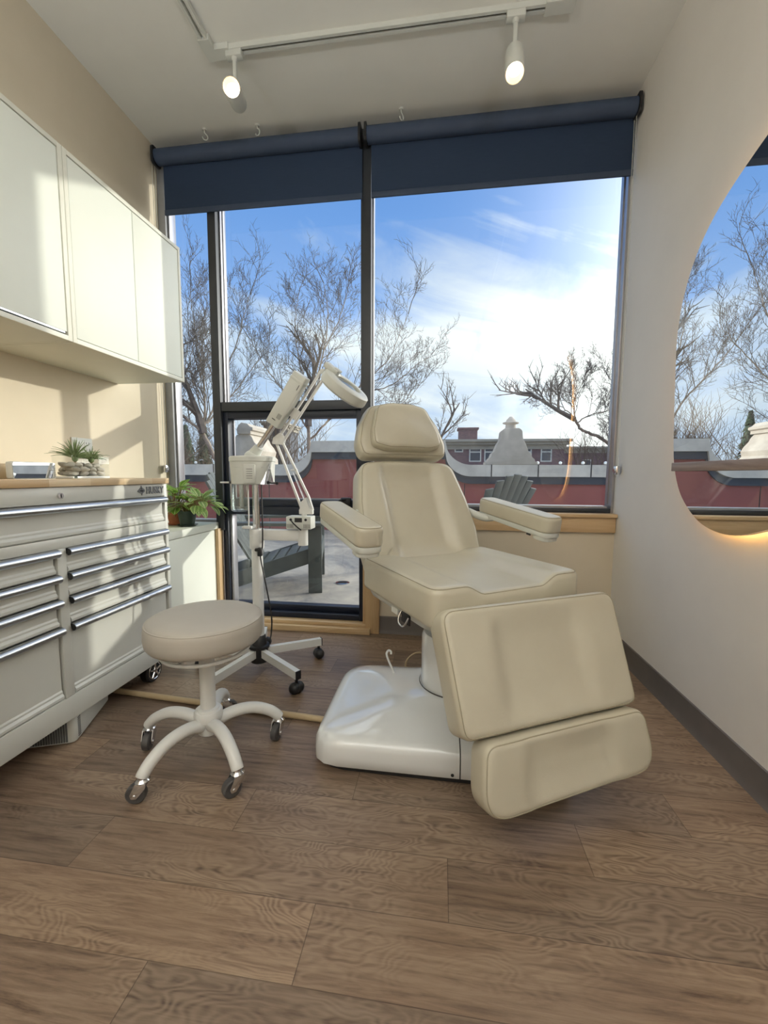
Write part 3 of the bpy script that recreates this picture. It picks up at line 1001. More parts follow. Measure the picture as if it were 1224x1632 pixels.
def tool_drawer(y0, y1, z0, z1):
    """Front with a stepped lower lip, and a rolled aluminium pull along its top edge."""
    xf = TX - 0.006
    prof = [(-0.018, z0), (0.001, z0), (0.0045, z0 + 0.004), (0.0045, z0 + 0.012), (-0.001, z0 + 0.020), (-0.001, z0 + 0.026), (-0.004, z0 + 0.032), (-0.004, z1 - 0.022), (-0.018, z1 - 0.022)]
    d = MB()
    d.prism([(xf + p[0], p[1]) for p in prof], y1 - y0 - 0.012, fr((0, y1 - 0.006, 0), (1, 0, 0), (0, 0, 1), (0, -1, 0)))
    o = d.build('drawer', M['steel'], tb, angle=20)
    h = MB()
    zc = z1 - 0.014
    hp = [(-0.012, zc + 0.012), (0.004, zc + 0.0135), (0.014, zc + 0.010), (0.019, zc + 0.002), (0.018, zc - 0.007), (0.012, zc - 0.0125), (0.003, zc - 0.0135), (0.003, zc - 0.0105), (0.009, zc - 0.008), (0.012, zc - 0.001), (0.008, zc + 0.006), (-0.012, zc + 0.008)]
    h.prism([(TX + p[0], p[1]) for p in hp], y1 - y0 - 0.004, fr((0, y1 - 0.002, 0), (1, 0, 0), (0, 0, 1), (0, -1, 0)))
    h.build('pull', M['alu'], o, angle=50)
    for yc in (y1 - 0.0015, y0 + 0.004):
        c = MB()
        c.prism([(TX + p[0] * 0.98, p[1]) for p in [(0.003, zc - 0.012), (0.012, zc - 0.011), (0.017, zc - 0.006), (0.0175, zc + 0.002), (0.013, zc + 0.009), (0.004, zc + 0.0125), (-0.004, zc + 0.011)]], 0.0025, fr((0, yc, 0), (1, 0, 0), (0, 0, 1), (0, -1, 0)))
        c.build('pull_cap', M['black'], o)


tool_drawer(TY0 + 0.022, TY1 - 0.018, 0.735, 0.846)
ZS = [0.698, 0.613, 0.530, 0.435]
for (ya, yb) in ((1.226, TY1 - 0.018), (TY0 + 0.022, 1.192)):
    for i, z1 in enumerate(ZS):
        z0 = ZS[i + 1] + 0.001 if i < 3 else 0.184
        tool_drawer(ya, yb, z0, z1)
k = MB()
k.cyl((TX - 0.002, 1.215, 0.874), (TX + 0.006, 1.215, 0.874), 0.0105, 0.0095, 22)
lk = k.build('lock', M['chrome'], tb)
MB().box(TX + 0.0055, TX + 0.0068, 1.2135, 1.2165, 0.868, 0.880).build('keyhole', M['black'], lk)
# raised lettering and emblem
cu = bpy.data.curves.new('lettering', 'FONT')
cu.body = 'HUSKY'
cu.size = 0.040
cu.extrude = 0.0012
cu.offset = 0.0016
cu.space_character = 1.04
cu.materials.append(M['letter'])
tmp = bpy.data.objects.new('lettering_curve', cu)
COL.objects.link(tmp)
lme = bpy.data.meshes.new_from_object(tmp.evaluated_get(bpy.context.evaluated_depsgraph_get()))
bpy.data.objects.remove(tmp)
to = bpy.data.objects.new('lettering', lme)
COL.objects.link(to)
to.parent = tb
to.matrix_local = Matrix.Translation(-ORG[tb.name]) @ fr((TX + 0.0015, 1.622, 0.864), (0, 1, 0), (0, 0, 1), (1, 0, 0)) @ Matrix.Scale(0.86, 4, (1, 0, 0))
e = MB()
FE = fr((TX, 1.595, 0.8775), (0, 1, 0), (0, 0, 1), (1, 0, 0))
e.prism([(-0.024, -0.002), (-0.004, 0.013), (-0.001, 0.021), (0.003, 0.013), (0.018, 0.004), (0.020, -0.004), (0.006, -0.012), (0.001, -0.021), (-0.003, -0.012), (-0.014, -0.008)], 0.0022, FE)
em = e.build('emblem', M['letter'], tb, smooth=False)
e2 = MB()
FE2 = fr((TX + 0.0022, 1.595, 0.8775), (0, 1, 0), (0, 0, 1), (1, 0, 0))
e2.prism([(-0.016, -0.003), (-0.002, 0.004), (0.012, 0.001), (0.013, -0.002), (0.002, -0.007), (-0.006, -0.004)], 0.0008, FE2)
e2.prism([(-0.004, 0.006), (-0.001, 0.013), (0.002, 0.007)], 0.0008, FE2)
e2.build('emblem_mark', M['black'], em, smooth=False)


def tool_caster(x, y):
    c = MB()
    c.lathe([(0.022, -0.020), (0.046, -0.020), (0.0515, -0.014), (0.0515, 0.014), (0.046, 0.020), (0.022, 0.020)], fr((x, y, 0.052), (0, 1, 0), (0, 0, 1), (1, 0, 0)), 36)
    o = c.build('caster', M['tyre'], tb)
    r = MB()
    r.lathe([(0.033, 0.018), (0.037, 0.0225), (0.039, 0.0205)], fr((x, y, 0.052), (0, 1, 0), (0, 0, 1), (1, 0, 0)), 36, cap0=False, cap1=False)
    for k in range(5):
        a = 2 * pi * k / 5 + 0.3
        r.tube([(x + 0.0215, y + 0.008 * cos(a), 0.052 + 0.008 * sin(a)), (x + 0.0225, y + 0.034 * cos(a), 0.052 + 0.034 * sin(a))], [0.006, 0.004], 8)
    r.cyl((x + 0.018, y, 0.052), (x + 0.026, y, 0.052), 0.009, n=16)
    r.build('hub_cap', M['chrome'], o)
    f = MB()
    f.box(x - 0.035, x + 0.035, y - 0.03, y + 0.03, 0.104, 0.11)
    f.box(x - 0.030, x - 0.026, y - 0.022, y + 0.022, 0.04, 0.106)
    f.build('fork', M['black'], o)


for y in (1.665, 0.72):
    for x in (-1.30, -1.60):
        tool_caster(x, y)

# ------------------------------------------------------------------ ribbed bin below the tool chest
tb2 = thing('ribbed_heater', 'white box heater with a dark ribbed grille under the tool chest', 'heater', (-1.42, 1.30, 0))
hb = MB()
FH = fr((-1.258, 1.222, 0), (0.93, 0.368, 0), (-0.368, 0.93, 0), (0, 0, 1))
hb.prism(rpoly([(-0.40, 0), (0, 0), (0, 0.30), (-0.40, 0.30)], 0.022, 5), 0.093, FH @ Matrix.Translation((0, 0, 0.003)), 0.004)
hb.build('case', M['white_plastic'], tb2)
g = MB()
for i in range(48):
    xx = -0.39 + i * 0.0077
    g.box(xx, xx + 0.0052, -0.003, 0.004, 0.010, 0.090, mat=FH)
g.build('grille', M['grille'], tb2)
g = MB()
for i in range(10):
    for j in range(3):
        g.cyl(FH @ Vector((0.0, 0.026 + j * 0.007, 0.014 + i * 0.0075)), FH @ Vector((0.0012, 0.026 + j * 0.007, 0.014 + i * 0.0075)), 0.0022, n=8)
g.build('vent_holes', M['black'], tb2)

wr = MB()
wr.tube(spline([(-1.52, 1.60, 0.02), (-1.44, 1.60, 0.035), (-1.38, 1.64, 0.03), (-1.345, 1.70, 0.012), (-1.42, 1.755, 0.006), (-1.58, 1.76, 0.006)], 8), 0.004, 8)
wr.tube(spline([(-1.56, 1.52, 0.006), (-1.45, 1.58, 0.006), (-1.40, 1.66, 0.008), (-1.46, 1.72, 0.006), (-1.62, 1.745, 0.006)], 8), 0.0035, 8)
tag(wr.build('power_cable', M['black'], None, (-1.45, 1.66, 0)), 'black cables tangled on the floor behind the tool chest wheel', 'cable')

# ------------------------------------------------------------------ outlet plate
op = thing('power_outlet', 'white double power outlet plate on the beige wall', 'outlet', (XL, 1.785, 1.075))
bx('cover_plate', M['white_plastic'], op, XL, XL + 0.006, 1.726, 1.842, 1.034, 1.116, bev=0.003)
for yc in (1.757, 1.811):
    r = bx('receptacle', M['white_plastic'], op, XL + 0.005, XL + 0.008, yc - 0.017, yc + 0.017, 1.042, 1.108, bev=0.002)
    sl_ = MB()
    for zc in (1.060, 1.092):
        sl_.box(XL + 0.0078, XL + 0.0084, yc - 0.008, yc - 0.006, zc - 0.005, zc + 0.005)
        sl_.box(XL + 0.0078, XL + 0.0084, yc + 0.006, yc + 0.008, zc - 0.005, zc + 0.005)
        sl_.cyl((XL + 0.0078, yc, zc - 0.011), (XL + 0.0084, yc, zc - 0.011), 0.0022, n=8)
    sl_.build('slots', M['black'], r)

# ------------------------------------------------------------------ things on the wood top
ZT = 0.929
ck = thing('mirrored_clock', 'small mirror-faced desk clock lying on the wood top', 'clock', (-1.40, 1.262, ZT))
FC = Matrix.Translation((-1.40, 1.262, ZT)) @ Matrix.Rotation(radians(-4), 4, 'Z')
MB().prism(rpoly([(-0.074, 0), (0.074, 0), (0.074, 0.058), (-0.074, 0.058)], 0.008, 5), 0.026, FC @ fr((-0.013, 0, 0), (0, 1, 0), (0, 0, 1), (1, 0, 0)), 0.002).build('case', M['white_plastic'], ck)
MB().prism(rpoly([(-0.071, 0.003), (0.071, 0.003), (0.071, 0.055), (-0.071, 0.055)], 0.006, 5), 0.0012, FC @ fr((0.013, 0, 0), (0, 1, 0), (0, 0, 1), (1, 0, 0))).build('mirror_face', M['mirror'], ck)
bc = MB()
bc.box(-1.56, -1.47, 1.14, 1.30, ZT, ZT + 0.052, 0.003)
tag(bc.build('small_box', M['hose'], None, (-1.515, 1.22, ZT)), 'small beige box behind the mirror-faced clock on the wood top', 'box')

# clear box terrarium
TXc, TYc = -1.425, 1.492
te = thing('acrylic_planter', 'clear acrylic box planter holding pebbles and two air plants', 'planter', (TXc, TYc, ZT))
tw, td, th = 0.088, 0.045, 0.088
a = MB()
a.box(TXc + td - 0.003, TXc + td, TYc - tw, TYc + tw, ZT + 0.008, ZT + th)
a.box(TXc - td, TXc - td + 0.003, TYc - tw, TYc + tw, ZT + 0.008, ZT + th)
a.box(TXc - td + 0.003, TXc + td - 0.003, TYc - tw, TYc - tw + 0.003, ZT + 0.008, ZT + th)
a.box(TXc - td + 0.003, TXc + td - 0.003, TYc + tw - 0.003, TYc + tw, ZT + 0.008, ZT + th)
a.build('walls', M['acrylic'], te)
bx('base_plate', M['bulb_frost'], te, TXc - td, TXc + td, TYc - tw, TYc + tw, ZT, ZT + 0.008, bev=0.001)
bx('label_tag', M['pot_green'], te, TXc + td, TXc + td + 0.0006, TYc - tw + 0.004, TYc - tw + 0.018, ZT + 0.001, ZT + 0.008)
rnd = random.Random(5)
protos = []
for i in range(4):
    pm = MB()
    pm.ball((0, 0, 0), 0.013, 0.019, 0.0095, n=18, seed=i + 1, amp=0.22)
    me = pm.build('pebble', M['pebble1'] if i % 2 else M['pebble2'], None, (0, 0, 0))
    protos.append(me)
spots = []
for lay in range(3):
    for ix in range(3 - (lay == 2)):
        for iy in range(4 if lay < 2 else 4):
            x = TXc - 0.026 + 0.026 * ix + rnd.uniform(-.002, .002) + (0.008 if lay == 2 else 0)
            y = TYc - 0.062 + 0.0405 * iy + (0.006 if lay == 1 else 0) + rnd.uniform(-.003, .003)
            y = min(max(y, TYc - 0.064), TYc + 0.064)
            spots.append((x, y, ZT + 0.019 + lay * 0.0165))
for i, p in enumerate(spots):
    pr_ = protos[i % 4]
    o = pr_ if i < 4 else pr_.copy()
    if i >= 4:
        COL.objects.link(o)
    o.location = p
    o.rotation_euler = (rnd.uniform(-.3, .3), rnd.uniform(-.3, .3), rnd.uniform(-.5, .5))
    s = rnd.uniform(0.92, 1.12)
    o.scale = (s, s, s)
    tag(o, 'smooth pebble piled inside the clear acrylic planter', 'pebble', 'pebbles in the acrylic planter')


def air_plant(label, x, y, z, R, n, seed):
    r = random.Random(seed)
    t = thing('air_plant', label, 'air plant', (x, y, z), 'air plants on the pebbles')
    mb = MB()
    mb.ball((x, y, z + 0.008), 0.011, 0.011, 0.014, n=12)
    for i in range(n):
        az = r.uniform(0, 2 * pi)
        el = r.uniform(0.25, 1.5)
        L = R * r.uniform(0.75, 1.1)
        pts, rs = [], []
        for k in range(7):
            s = k / 6
            e = el - s * s * 0.9 * (1.2 - el * 0.5)
            rr = L * s
            pts.append((x + cos(az) * rr * cos(el) * (1 + 0.25 * s), y + sin(az) * rr * cos(el) * (1 + 0.25 * s), z + 0.008 + rr * sin(el) - 0.30 * L * s ** 3 * cos(el)))
            rs.append(0.0021 * (1 - s) ** 0.8 + 0.0004)
        mb.tube(pts, rs, 5)
    mb.build('leaves', M['airplant'], t)
    MB().tube([(x + 0.001, y, z + 0.002), (x, y, z - 0.008)], 0.004, 8).build('root', M['stem'], t)


air_plant('spiky air plant, the bigger and taller of the two on the pebbles', TXc, TYc - 0.030, ZT + 0.070, 0.082, 74, 3)
air_plant('spiky air plant, the smaller lower one under the wall outlet', TXc + 0.006, TYc + 0.040, ZT + 0.068, 0.056, 52, 8)

# ------------------------------------------------------------------ prayer plants on the ledge


def leaf_geo(mb, base, direc, up, L, Wd, curl, mi=0):
    d = Vector(direc).normalized()
    s = d.cross(Vector(up)).normalized()
    nrm = s.cross(d)
    rows, vs, uvs = 9, [], []
    for i in range(rows):
        t = i / (rows - 1)
        w = Wd * (sin(pi * min(1, t ** 0.85)) ** 0.75) * 0.5 + 0.0004
        c = Vector(base) + d * (L * t) - nrm * (curl * L * t * t)
        for k, a in enumerate((-1, -0.5, 0, 0.5, 1)):
            vs.append(c + s * (w * a) + nrm * (0.18 * w * abs(a)))
            uvs.append((0.5 + 0.5 * a, t))
    fs = [(i * 5 + k, i * 5 + k + 1, i * 5 + k + 6, i * 5 + k + 5) for i in range(rows - 1) for k in range(4)]
    mb.add(vs, fs, mi, uvs)


def prayer_plant(label, c, potr, poth, mat_pot, mat_leaf, n, seed, spread, lean=(0, 0), rise=0.16, clampx=None, saucer=True):
    r = random.Random(seed)
    x, y, z = c
    t = thing('potted_prayer_plant', label, 'potted plant', c, 'potted plants on the window ledge')
    p = MB()
    p.lathe([(potr * 0.72, 0.006), (potr * 0.95, poth - 0.014), (potr, poth - 0.014), (potr, poth), (potr * 0.9, poth), (potr * 0.86, poth - 0.012)], Matrix.Translation(c), 30, cap1=False)
    p.build('pot', M[mat_pot], t)
    if saucer:
        p = MB()
        p.lathe([(potr * 0.8, 0.0), (potr * 1.1, 0.010), (potr * 1.06, 0.011), (potr * 0.7, 0.005)], Matrix.Translation(c), 30, cap1=True)
        p.build('saucer', M[mat_pot], t)
    p = MB()
    p.lathe([(0.002, poth - 0.010), (potr * 0.88, poth - 0.013)], Matrix.Translation(c), 24, cap1=False)
    p.build('soil', M['soil'], t)
    lm, sm = MB(), MB()
    for i in range(n):
        az = 2 * pi * i / n * 2.618 + r.uniform(-.3, .3)
        ring = (i % 5) / 4.0
        out = (0.25 + 0.75 * ring) * spread * r.uniform(0.75, 1.1)
        h = poth + rise * (1.0 - 0.72 * ring) * r.uniform(0.75, 1.1)
        tip = Vector((x + cos(az) * out + lean[0] * h, y + sin(az) * out + lean[1] * h, z + h))
        L, Wd = r.uniform(0.068, 0.095), r.uniform(0.038, 0.052)
        if clampx:
            tip.x = max(tip.x, clampx[0] + 0.012)
            tip.y = min(tip.y, clampx[1] - 0.045)
        b0 = Vector((x + cos(az) * potr * 0.3, y + sin(az) * potr * 0.3, z + poth - 0.012))
        mid = b0.lerp(tip, 0.5) + Vector((0, 0, 0.03))
        sm.tube(spline([b0, mid, tip], 4), 0.0018, 5)
        d = Vector((cos(az), sin(az), r.uniform(-0.35, 0.45) + (0.55 - 0.9 * ring)))
        if clampx and tip.y + d.normalized().y * L > clampx[1] - 0.008:
            d.y = min(d.y, 0.0) - 0.15
        if clampx and tip.x + d.normalized().x * L < clampx[0] + 0.006:
            d.x = abs(d.x) * 0.3 + 0.1
        leaf_geo(lm, tip, d, (0, 0, 1), L, Wd, r.uniform(0.1, 0.4))
    sm.build('stems', M['stem'], t)
    o = lm.build('foliage', M[mat_leaf], t, angle=80)
    return t


prayer_plant('leafy prayer plant in a terracotta pot, nearer the tool chest', (-1.535, 2.235, 0.65), 0.050, 0.072, 'terracotta', 'leaf', 46, 4, 0.085, (0.25, -0.20), 0.15, (-1.69, 2.40))
prayer_plant('pale-veined prayer plant in a dark green pot, spilling over the ledge edge', (-1.432, 2.185, 0.65), 0.052, 0.088, 'pot_green', 'leaf2', 54, 9, 0.115, (0.55, -0.05), 0.085, (-1.69, 2.40))

# ------------------------------------------------------------------ rolling stool
SX, SY = -0.760, 1.236
st = thing('rolling_stool', 'round off-white rolling stool on five curved legs with casters', 'stool', (SX, SY, 0))
ST = Matrix.Translation((SX, SY, 0))
R0 = 0.182
p = MB()
prof = [(0.02, 0.402), (R0 - 0.022, 0.402), (R0 - 0.009, 0.406), (R0 - 0.002, 0.416), (R0 + 0.001, 0.436), (R0, 0.462), (R0 - 0.002, 0.474), (R0 - 0.007, 0.482), (R0 - 0.018, 0.487), (R0 - 0.06, 0.492), (0.06, 0.495), (0.004, 0.496)]
p.lathe(prof, ST, 72)
seat = p.build('seat', M['stool_vinyl'], st)
p = MB()
ring = [(SX + (R0 - 0.006) * cos(2 * pi * k / 72), SY + (R0 - 0.006) * sin(2 * pi * k / 72), 0.4775) for k in range(72)]
p.tube(ring, 0.0032, 6, closed=True)
p.build('piping', M['stool_vinyl'], seat)
p = MB()
p.box(-0.085, 0.085, -0.085, 0.085, 0.390, 0.403, 0.003, ST)
p.box(-0.045, 0.045, -0.03, 0.03, 0.374, 0.394, 0.004, ST)
p.build('seat_plate', M['black'], st)
p = MB()
rr = [(SX + 0.135 * cos(2 * pi * k / 56), SY + 0.135 * sin(2 * pi * k / 56), 0.374) for k in range(56)]
p.tube(rr, 0.0065, 10, closed=True)
for k in range(3):
    a = 2 * pi * k / 3 + 0.4
    p.tube([(SX + 0.02 * cos(a), SY + 0.02 * sin(a), 0.376), (SX + 0.135 * cos(a), SY + 0.135 * sin(a), 0.374)], 0.004, 8)
p.build('lift_ring', M['white_satin'], st)
p = MB()
p.lathe([(0.0245, 0.17), (0.0245, 0.374), (0.021, 0.378)], ST, 32)
p.build('column', M['white_satin'], st)
p = MB()
p.lathe([(0.030, 0.082), (0.034, 0.086), (0.036, 0.128), (0.043, 0.130), (0.045, 0.135), (0.045, 0.158), (0.042, 0.163), (0.036, 0.164), (0.034, 0.170), (0.0255, 0.172)], ST, 40)
p.build('hub', M['white_satin'], st)


def stool_caster(parent, x, y, ang, tilt=0.0):
    """Chrome hooded fork and grey wheel trailing toward ang."""
    A = Matrix.Translation((x, y, 0)) @ Matrix.Rotation(ang, 4, 'Z')
    c = MB()
    c.cyl(A @ Vector((0, 0, 0.066)), A @ Vector((0, 0, 0.084)), 0.012, n=18)
    c.lathe([(0.018, 0.062), (0.020, 0.067), (0.014, 0.073)], A, 22)
    for s in (-1, 1):
        c.prism(rpoly([(-0.016, 0.066), (0.014, 0.066), (0.030, 0.034), (0.026, 0.021), (0.012, 0.021), (-0.012, 0.05)], 0.006, 4), 0.003, A @ fr((0, s * 0.0165 + 0.0015, 0), (1, 0, 0), (0, 0, 1), (0, -1, 0)), 0.0006)
    c.box(-0.014, 0.016, -0.016, 0.016, 0.058, 0.066, 0.003, A)
    c.cyl(A @ Vector((0.018, -0.020, 0.0285)), A @ Vector((0.018, 0.020, 0.0285)), 0.005, n=14)
    o = c.build('caster', M['chrome'], parent)
    w = MB()
    w.lathe([(0.010, -0.011), (0.0235, -0.0118), (0.0275, -0.009), (0.0285, 0), (0.0275, 0.009), (0.0235, 0.0118), (0.010, 0.011)], A @ fr((0.018, 0, 0.0285), (1, 0, 0), (0, 0, 1), (0, -1, 0)), 32)
    w.build('wheel', M['rubber'], o)


for k, (deg, sw) in enumerate(((-110, -165), (-40, -130), (33, -95), (106, 40), (177, -75))):
    a = radians(deg)
    d = Vector((cos(a), sin(a), 0))
    pts = [(0.030, 0.118), (0.070, 0.132), (0.115, 0.136), (0.160, 0.128), (0.203, 0.106), (0.227, 0.084), (0.2325, 0.076)]
    sp_ = spline([Vector((SX, SY, 0)) + d * r_ + Vector((0, 0, z_)) for r_, z_ in pts], 5)
    L_ = MB()
    nn = len(sp_)
    L_.tube(sp_, [0.0205 - 0.003 * (i / (nn - 1)) for i in range(nn)], 16)
    lg_ = L_.build('leg', M['white_satin'], st)
    e = Vector((SX, SY, 0)) + d * 0.231
    stool_caster(st, e.x, e.y, radians(sw))

# ------------------------------------------------------------------ facial steamer on its stand
QX, QY = -0.85, 1.83
fs = thing('facial_steamer', 'white facial steamer on a five-arm wheeled stand by the window', 'facial steamer', (QX, QY, 0))
QM = Matrix.Translation((QX, QY, 0))
p = MB()
p.lathe([(0.018, 0.050), (0.040, 0.052), (0.040, 0.118), (0.048, 0.120), (0.048, 0.132), (0.036, 0.136), (0.030, 0.178), (0.026, 0.182)], QM, 32)
p.build('hub', M['black'], fs)
for k in range(5):
    a = radians(-35 + 72 * k)
    d = Vector((cos(a), sin(a), 0))
    n_ = Vector((-sin(a), cos(a), 0))
    z0, z1 = 0.098, 0.086
    rings = []
    for (r_, zc) in ((0.035, z0), (0.312, z1)):
        c = Vector((QX, QY, zc)) + d * r_
        rings.append([c + n_ * 0.0125 - Vector((0, 0, 0.018)), c - n_ * 0.0125 - Vector((0, 0, 0.018)), c - n_ * 0.0125 + Vector((0, 0, 0.018)), c + n_ * 0.0125 + Vector((0, 0, 0.018))])
    arm = MB().loft(rings).build('base_arm', M['white_satin'], fs, smooth=False)
    c = Vector((QX, QY, z1)) + d * 0.3135
    cap = MB()
    rr = [[c + n_ * 0.0128 - Vector((0, 0, 0.0185)) + d * s_, c - n_ * 0.0128 - Vector((0, 0, 0.0185)) + d * s_, c - n_ * 0.0128 + Vector((0, 0, 0.0185)) + d * s_, c + n_ * 0.0128 + Vector((0, 0, 0.0185)) + d * s_] for s_ in (-0.002, 0.003)]
    cap.loft(rr).build('end_cap', M['black'], arm, smooth=False)
    cs = MB()
    e = Vector((QX, QY, 0)) + d * 0.300
    cs.cyl(e + Vector((0, 0, 0.046)), e + Vector((0, 0, 0.070)), 0.007, n=12)
    for s_ in (-1, 1):
        cs.ball(e + n_ * (0.010 * s_) + Vector((0, 0, 0.0255)), 0.0255, 0.0255, 0.0255, n=20)
    cs.cyl(e + n_ * 0.02 + Vector((0, 0, 0.0255)), e - n_ * 0.02 + Vector((0, 0, 0.0255)), 0.010, n=14)
    cs.build('caster', M['black'], arm)
p = MB()
p.lathe([(0.0255, 0.17), (0.0255, 0.60), (0.030, 0.602), (0.030, 0.665), (0.0255, 0.668), (0.0255, 0.69), (0.020, 0.694)], QM, 32)
p.build('lower_pole', M['white_satin'], fs)
p = MB()
p.lathe([(0.0165, 0.66), (0.0165, 0.905)], QM, 28)
p.build('upper_pole', M['chrome'], fs)
# water drum: half-round tub tapering to the jar side
HX, HY = -0.862, 1.83
p = MB()
HM = Matrix.Translation((HX, HY, 0))
p.lathe([(0.02, 0.902), (0.090, 0.902), (0.096, 0.905), (0.1005, 1.005), (0.104, 1.007), (0.104, 1.024), (0.100, 1.029), (0.06, 1.032), (0.004, 1.033)], HM, 56)
drum = p.build('drum', M['white_plastic'], fs)
v = MB()
for k in range(8):
    a = radians(-122 + k * 5.2)
    F = HM @ Matrix.Rotation(a, 4, 'Z')
    v.box(0.095, 0.0992, -0.0013, 0.0013, 0.978, 0.998, mat=F)
for k in range(4):
    a = radians(-42 + k * 5.2)
    F = HM @ Matrix.Rotation(a, 4, 'Z')
    v.box(0.095, 0.0992, -0.0013, 0.0013, 0.978, 0.998, mat=F)
v.build('vents', M['black'], drum)
v = MB()
F = HM @ Matrix.Rotation(radians(-74), 4, 'Z')
v.box(0.090, 0.1025, -0.026, 0.026, 0.908, 0.992, 0.004, F)
v.build('front_panel', M['white_plastic'], drum)
v = MB()
for k in range(5):
    v.box(0.1022, 0.1029, -0.012, 0.014, 0.930 + 0.010 * k, 0.932 + 0.010 * k, mat=F)
v.build('panel_print', M['rubber'], drum)
v = MB()
F = HM @ Matrix.Rotation(radians(-22), 4, 'Z')
v.loft([[F @ Vector((0.088, -0.04, 0.905)), F @ Vector((0.088, 0.04, 0.905)), F @ Vector((0.096, 0.0, 1.0))], [F @ Vector((0.102, -0.03, 0.902)), F @ Vector((0.102, 0.03, 0.902)), F @ Vector((0.105, 0.0, 0.995))]])
v.build('shield', M['chrome'], drum)
v = MB()
v.ball((HX, HY, 1.030), 0.038, 0.038, 0.030, n=22)
T0 = Vector((HX + 0.030, HY - 0.01, 1.062))
v.cyl((HX, HY, 1.03), T0 + Vector((0.008, 0, 0.012)), 0.030, 0.021, 22)
v.build('neck', M['white_plastic'], fs)
# chrome steam tube and boxed nozzle head
T1 = Vector((-0.738, 1.80, 1.178))
p = MB()
p.cyl(T0, T1, 0.0135, n=24)
p.build('steam_tube', M['chrome'], fs)
dn = (Vector((-0.590, 1.765, 1.385)) - T1).normalized()
sx = Vector((0, 0, 1)).cross(dn).normalized()
yy_ = dn.cross(sx)
# local frame: along tube, sideways in view, toward viewer
sv = dn.cross(Vector((0, -1, 0))).normalized()
tv = sv.cross(dn)
FB = fr(T1 - dn * 0.01, sv, tv, dn)
p = MB()
p.prism(rpoly([(-0.034, -0.026), (0.034, -0.026), (0.034, 0.026), (-0.034, 0.026)], 0.008, 5), 0.255, FB, 0.004)
p.prism(rpoly([(-0.0352, -0.0272), (0.0352, -0.0272), (0.0352, 0.0272), (-0.0352, 0.0272)], 0.008, 5), 0.012, FB @ Matrix.Translation((0, 0, 0.22)), 0.001)
hd = p.build('nozzle_head', M['white_plastic'], fs)
v = MB()
v.box(-0.012, 0.006, 0.0261, 0.0268, 0.025, 0.029, mat=FB)
for k in range(4):
    v.box(0.004 + 0.005 * k, 0.006 + 0.005 * k, 0.0261, 0.0267, 0.038, 0.062, mat=FB)
v.box(0.02, 0.023, 0.0261, 0.0267, 0.19, 0.215, mat=FB)
v.build('head_print', M['rubber'], hd)
# glass jar below the drum
JX, JY = -0.915, 1.80
JM = Matrix.Translation((JX, JY, 0))
p = MB()
p.lathe([(0.040, 0.906), (0.040, 0.792), (0.037, 0.782), (0.030, 0.778), (0.004, 0.778)], JM, 36, cap0=False)
p.lathe([(0.0375, 0.906), (0.0375, 0.794), (0.034, 0.785), (0.004, 0.783)], JM, 36, cap0=False)
jar = p.build('water_jar', M['jar'], fs)
p = MB()
p.cyl((JX + 0.010, JY, 0.800), (JX + 0.010, JY, 0.906), 0.010, n=16)
p.build('heater_tube', M['chrome'], jar)
p = MB()
p.tube([(JX + 0.048, JY - 0.012, 0.905), (JX + 0.048, JY - 0.012, 0.765), (JX + 0.046, JY - 0.012, 0.71), (JX + 0.030, JY - 0.012, 0.705)], 0.0032, 8)
p.box(JX + 0.018, JX + 0.062, JY - 0.022, JY - 0.002, 0.698, 0.712, 0.003)
p.build('jar_clamp', M['white_satin'], jar)
p = MB()
p.box(HX - 0.155, HX - 0.075, HY - 0.02, HY + 0.02, 0.906, 0.913, 0.003)
p.build('tray_tab', M['white_satin'], drum)
p = MB()
p.cyl((HX - 0.098, HY - 0.03, 0.911), (HX - 0.07, HY - 0.045, 0.911), 0.007, n=12)
p.cyl((HX + 0.09, HY - 0.02, 0.909), (HX + 0.125, HY - 0.03, 0.909), 0.004, n=10)
p.ball((HX + 0.127, HY - 0.03, 0.909), 0.008, n=14)
p.build('knob', M['black'], drum)
# side bracket that carries the lamp
p = MB()
p.lathe([(0.031, 0.60), (0.033, 0.604), (0.033, 0.690), (0.031, 0.694)], QM, 28)
p.box(QX + 0.02, -0.632, QY - 0.016, QY + 0.016, 0.642, 0.692, 0.004)
p.cyl((-0.625, QY, 0.622), (-0.625, QY, 0.70), 0.023, n=26)
p.build('lamp_bracket', M['white_satin'], fs)
p = MB()
p.box(QX + 0.022, QX + 0.042, QY - 0.05, QY - 0.03, 0.572, 0.612, 0.004)
p.cyl((QX + 0.01, QY - 0.035, 0.60), (QX + 0.03, QY - 0.045, 0.60), 0.008, n=12)
p.build('cord_clip', M['black'], fs)
p = MB()
p.tube(spline([(HX + 0.055, HY - 0.035, 0.905), (HX + 0.058, HY - 0.038, 0.76), (HX + 0.055, HY - 0.036, 0.62), (QX + 0.035, QY - 0.045, 0.58), (QX + 0.06, QY - 0.05, 0.45), (QX + 0.085, QY - 0.05, 0.30), (QX + 0.07, QY - 0.02, 0.20), (QX + 0.03, QY + 0.05, 0.12), (QX + 0.01, QY + 0.10, 0.006)], 8), 0.0034, 8)
p.build('power_cord', M['black'], fs)

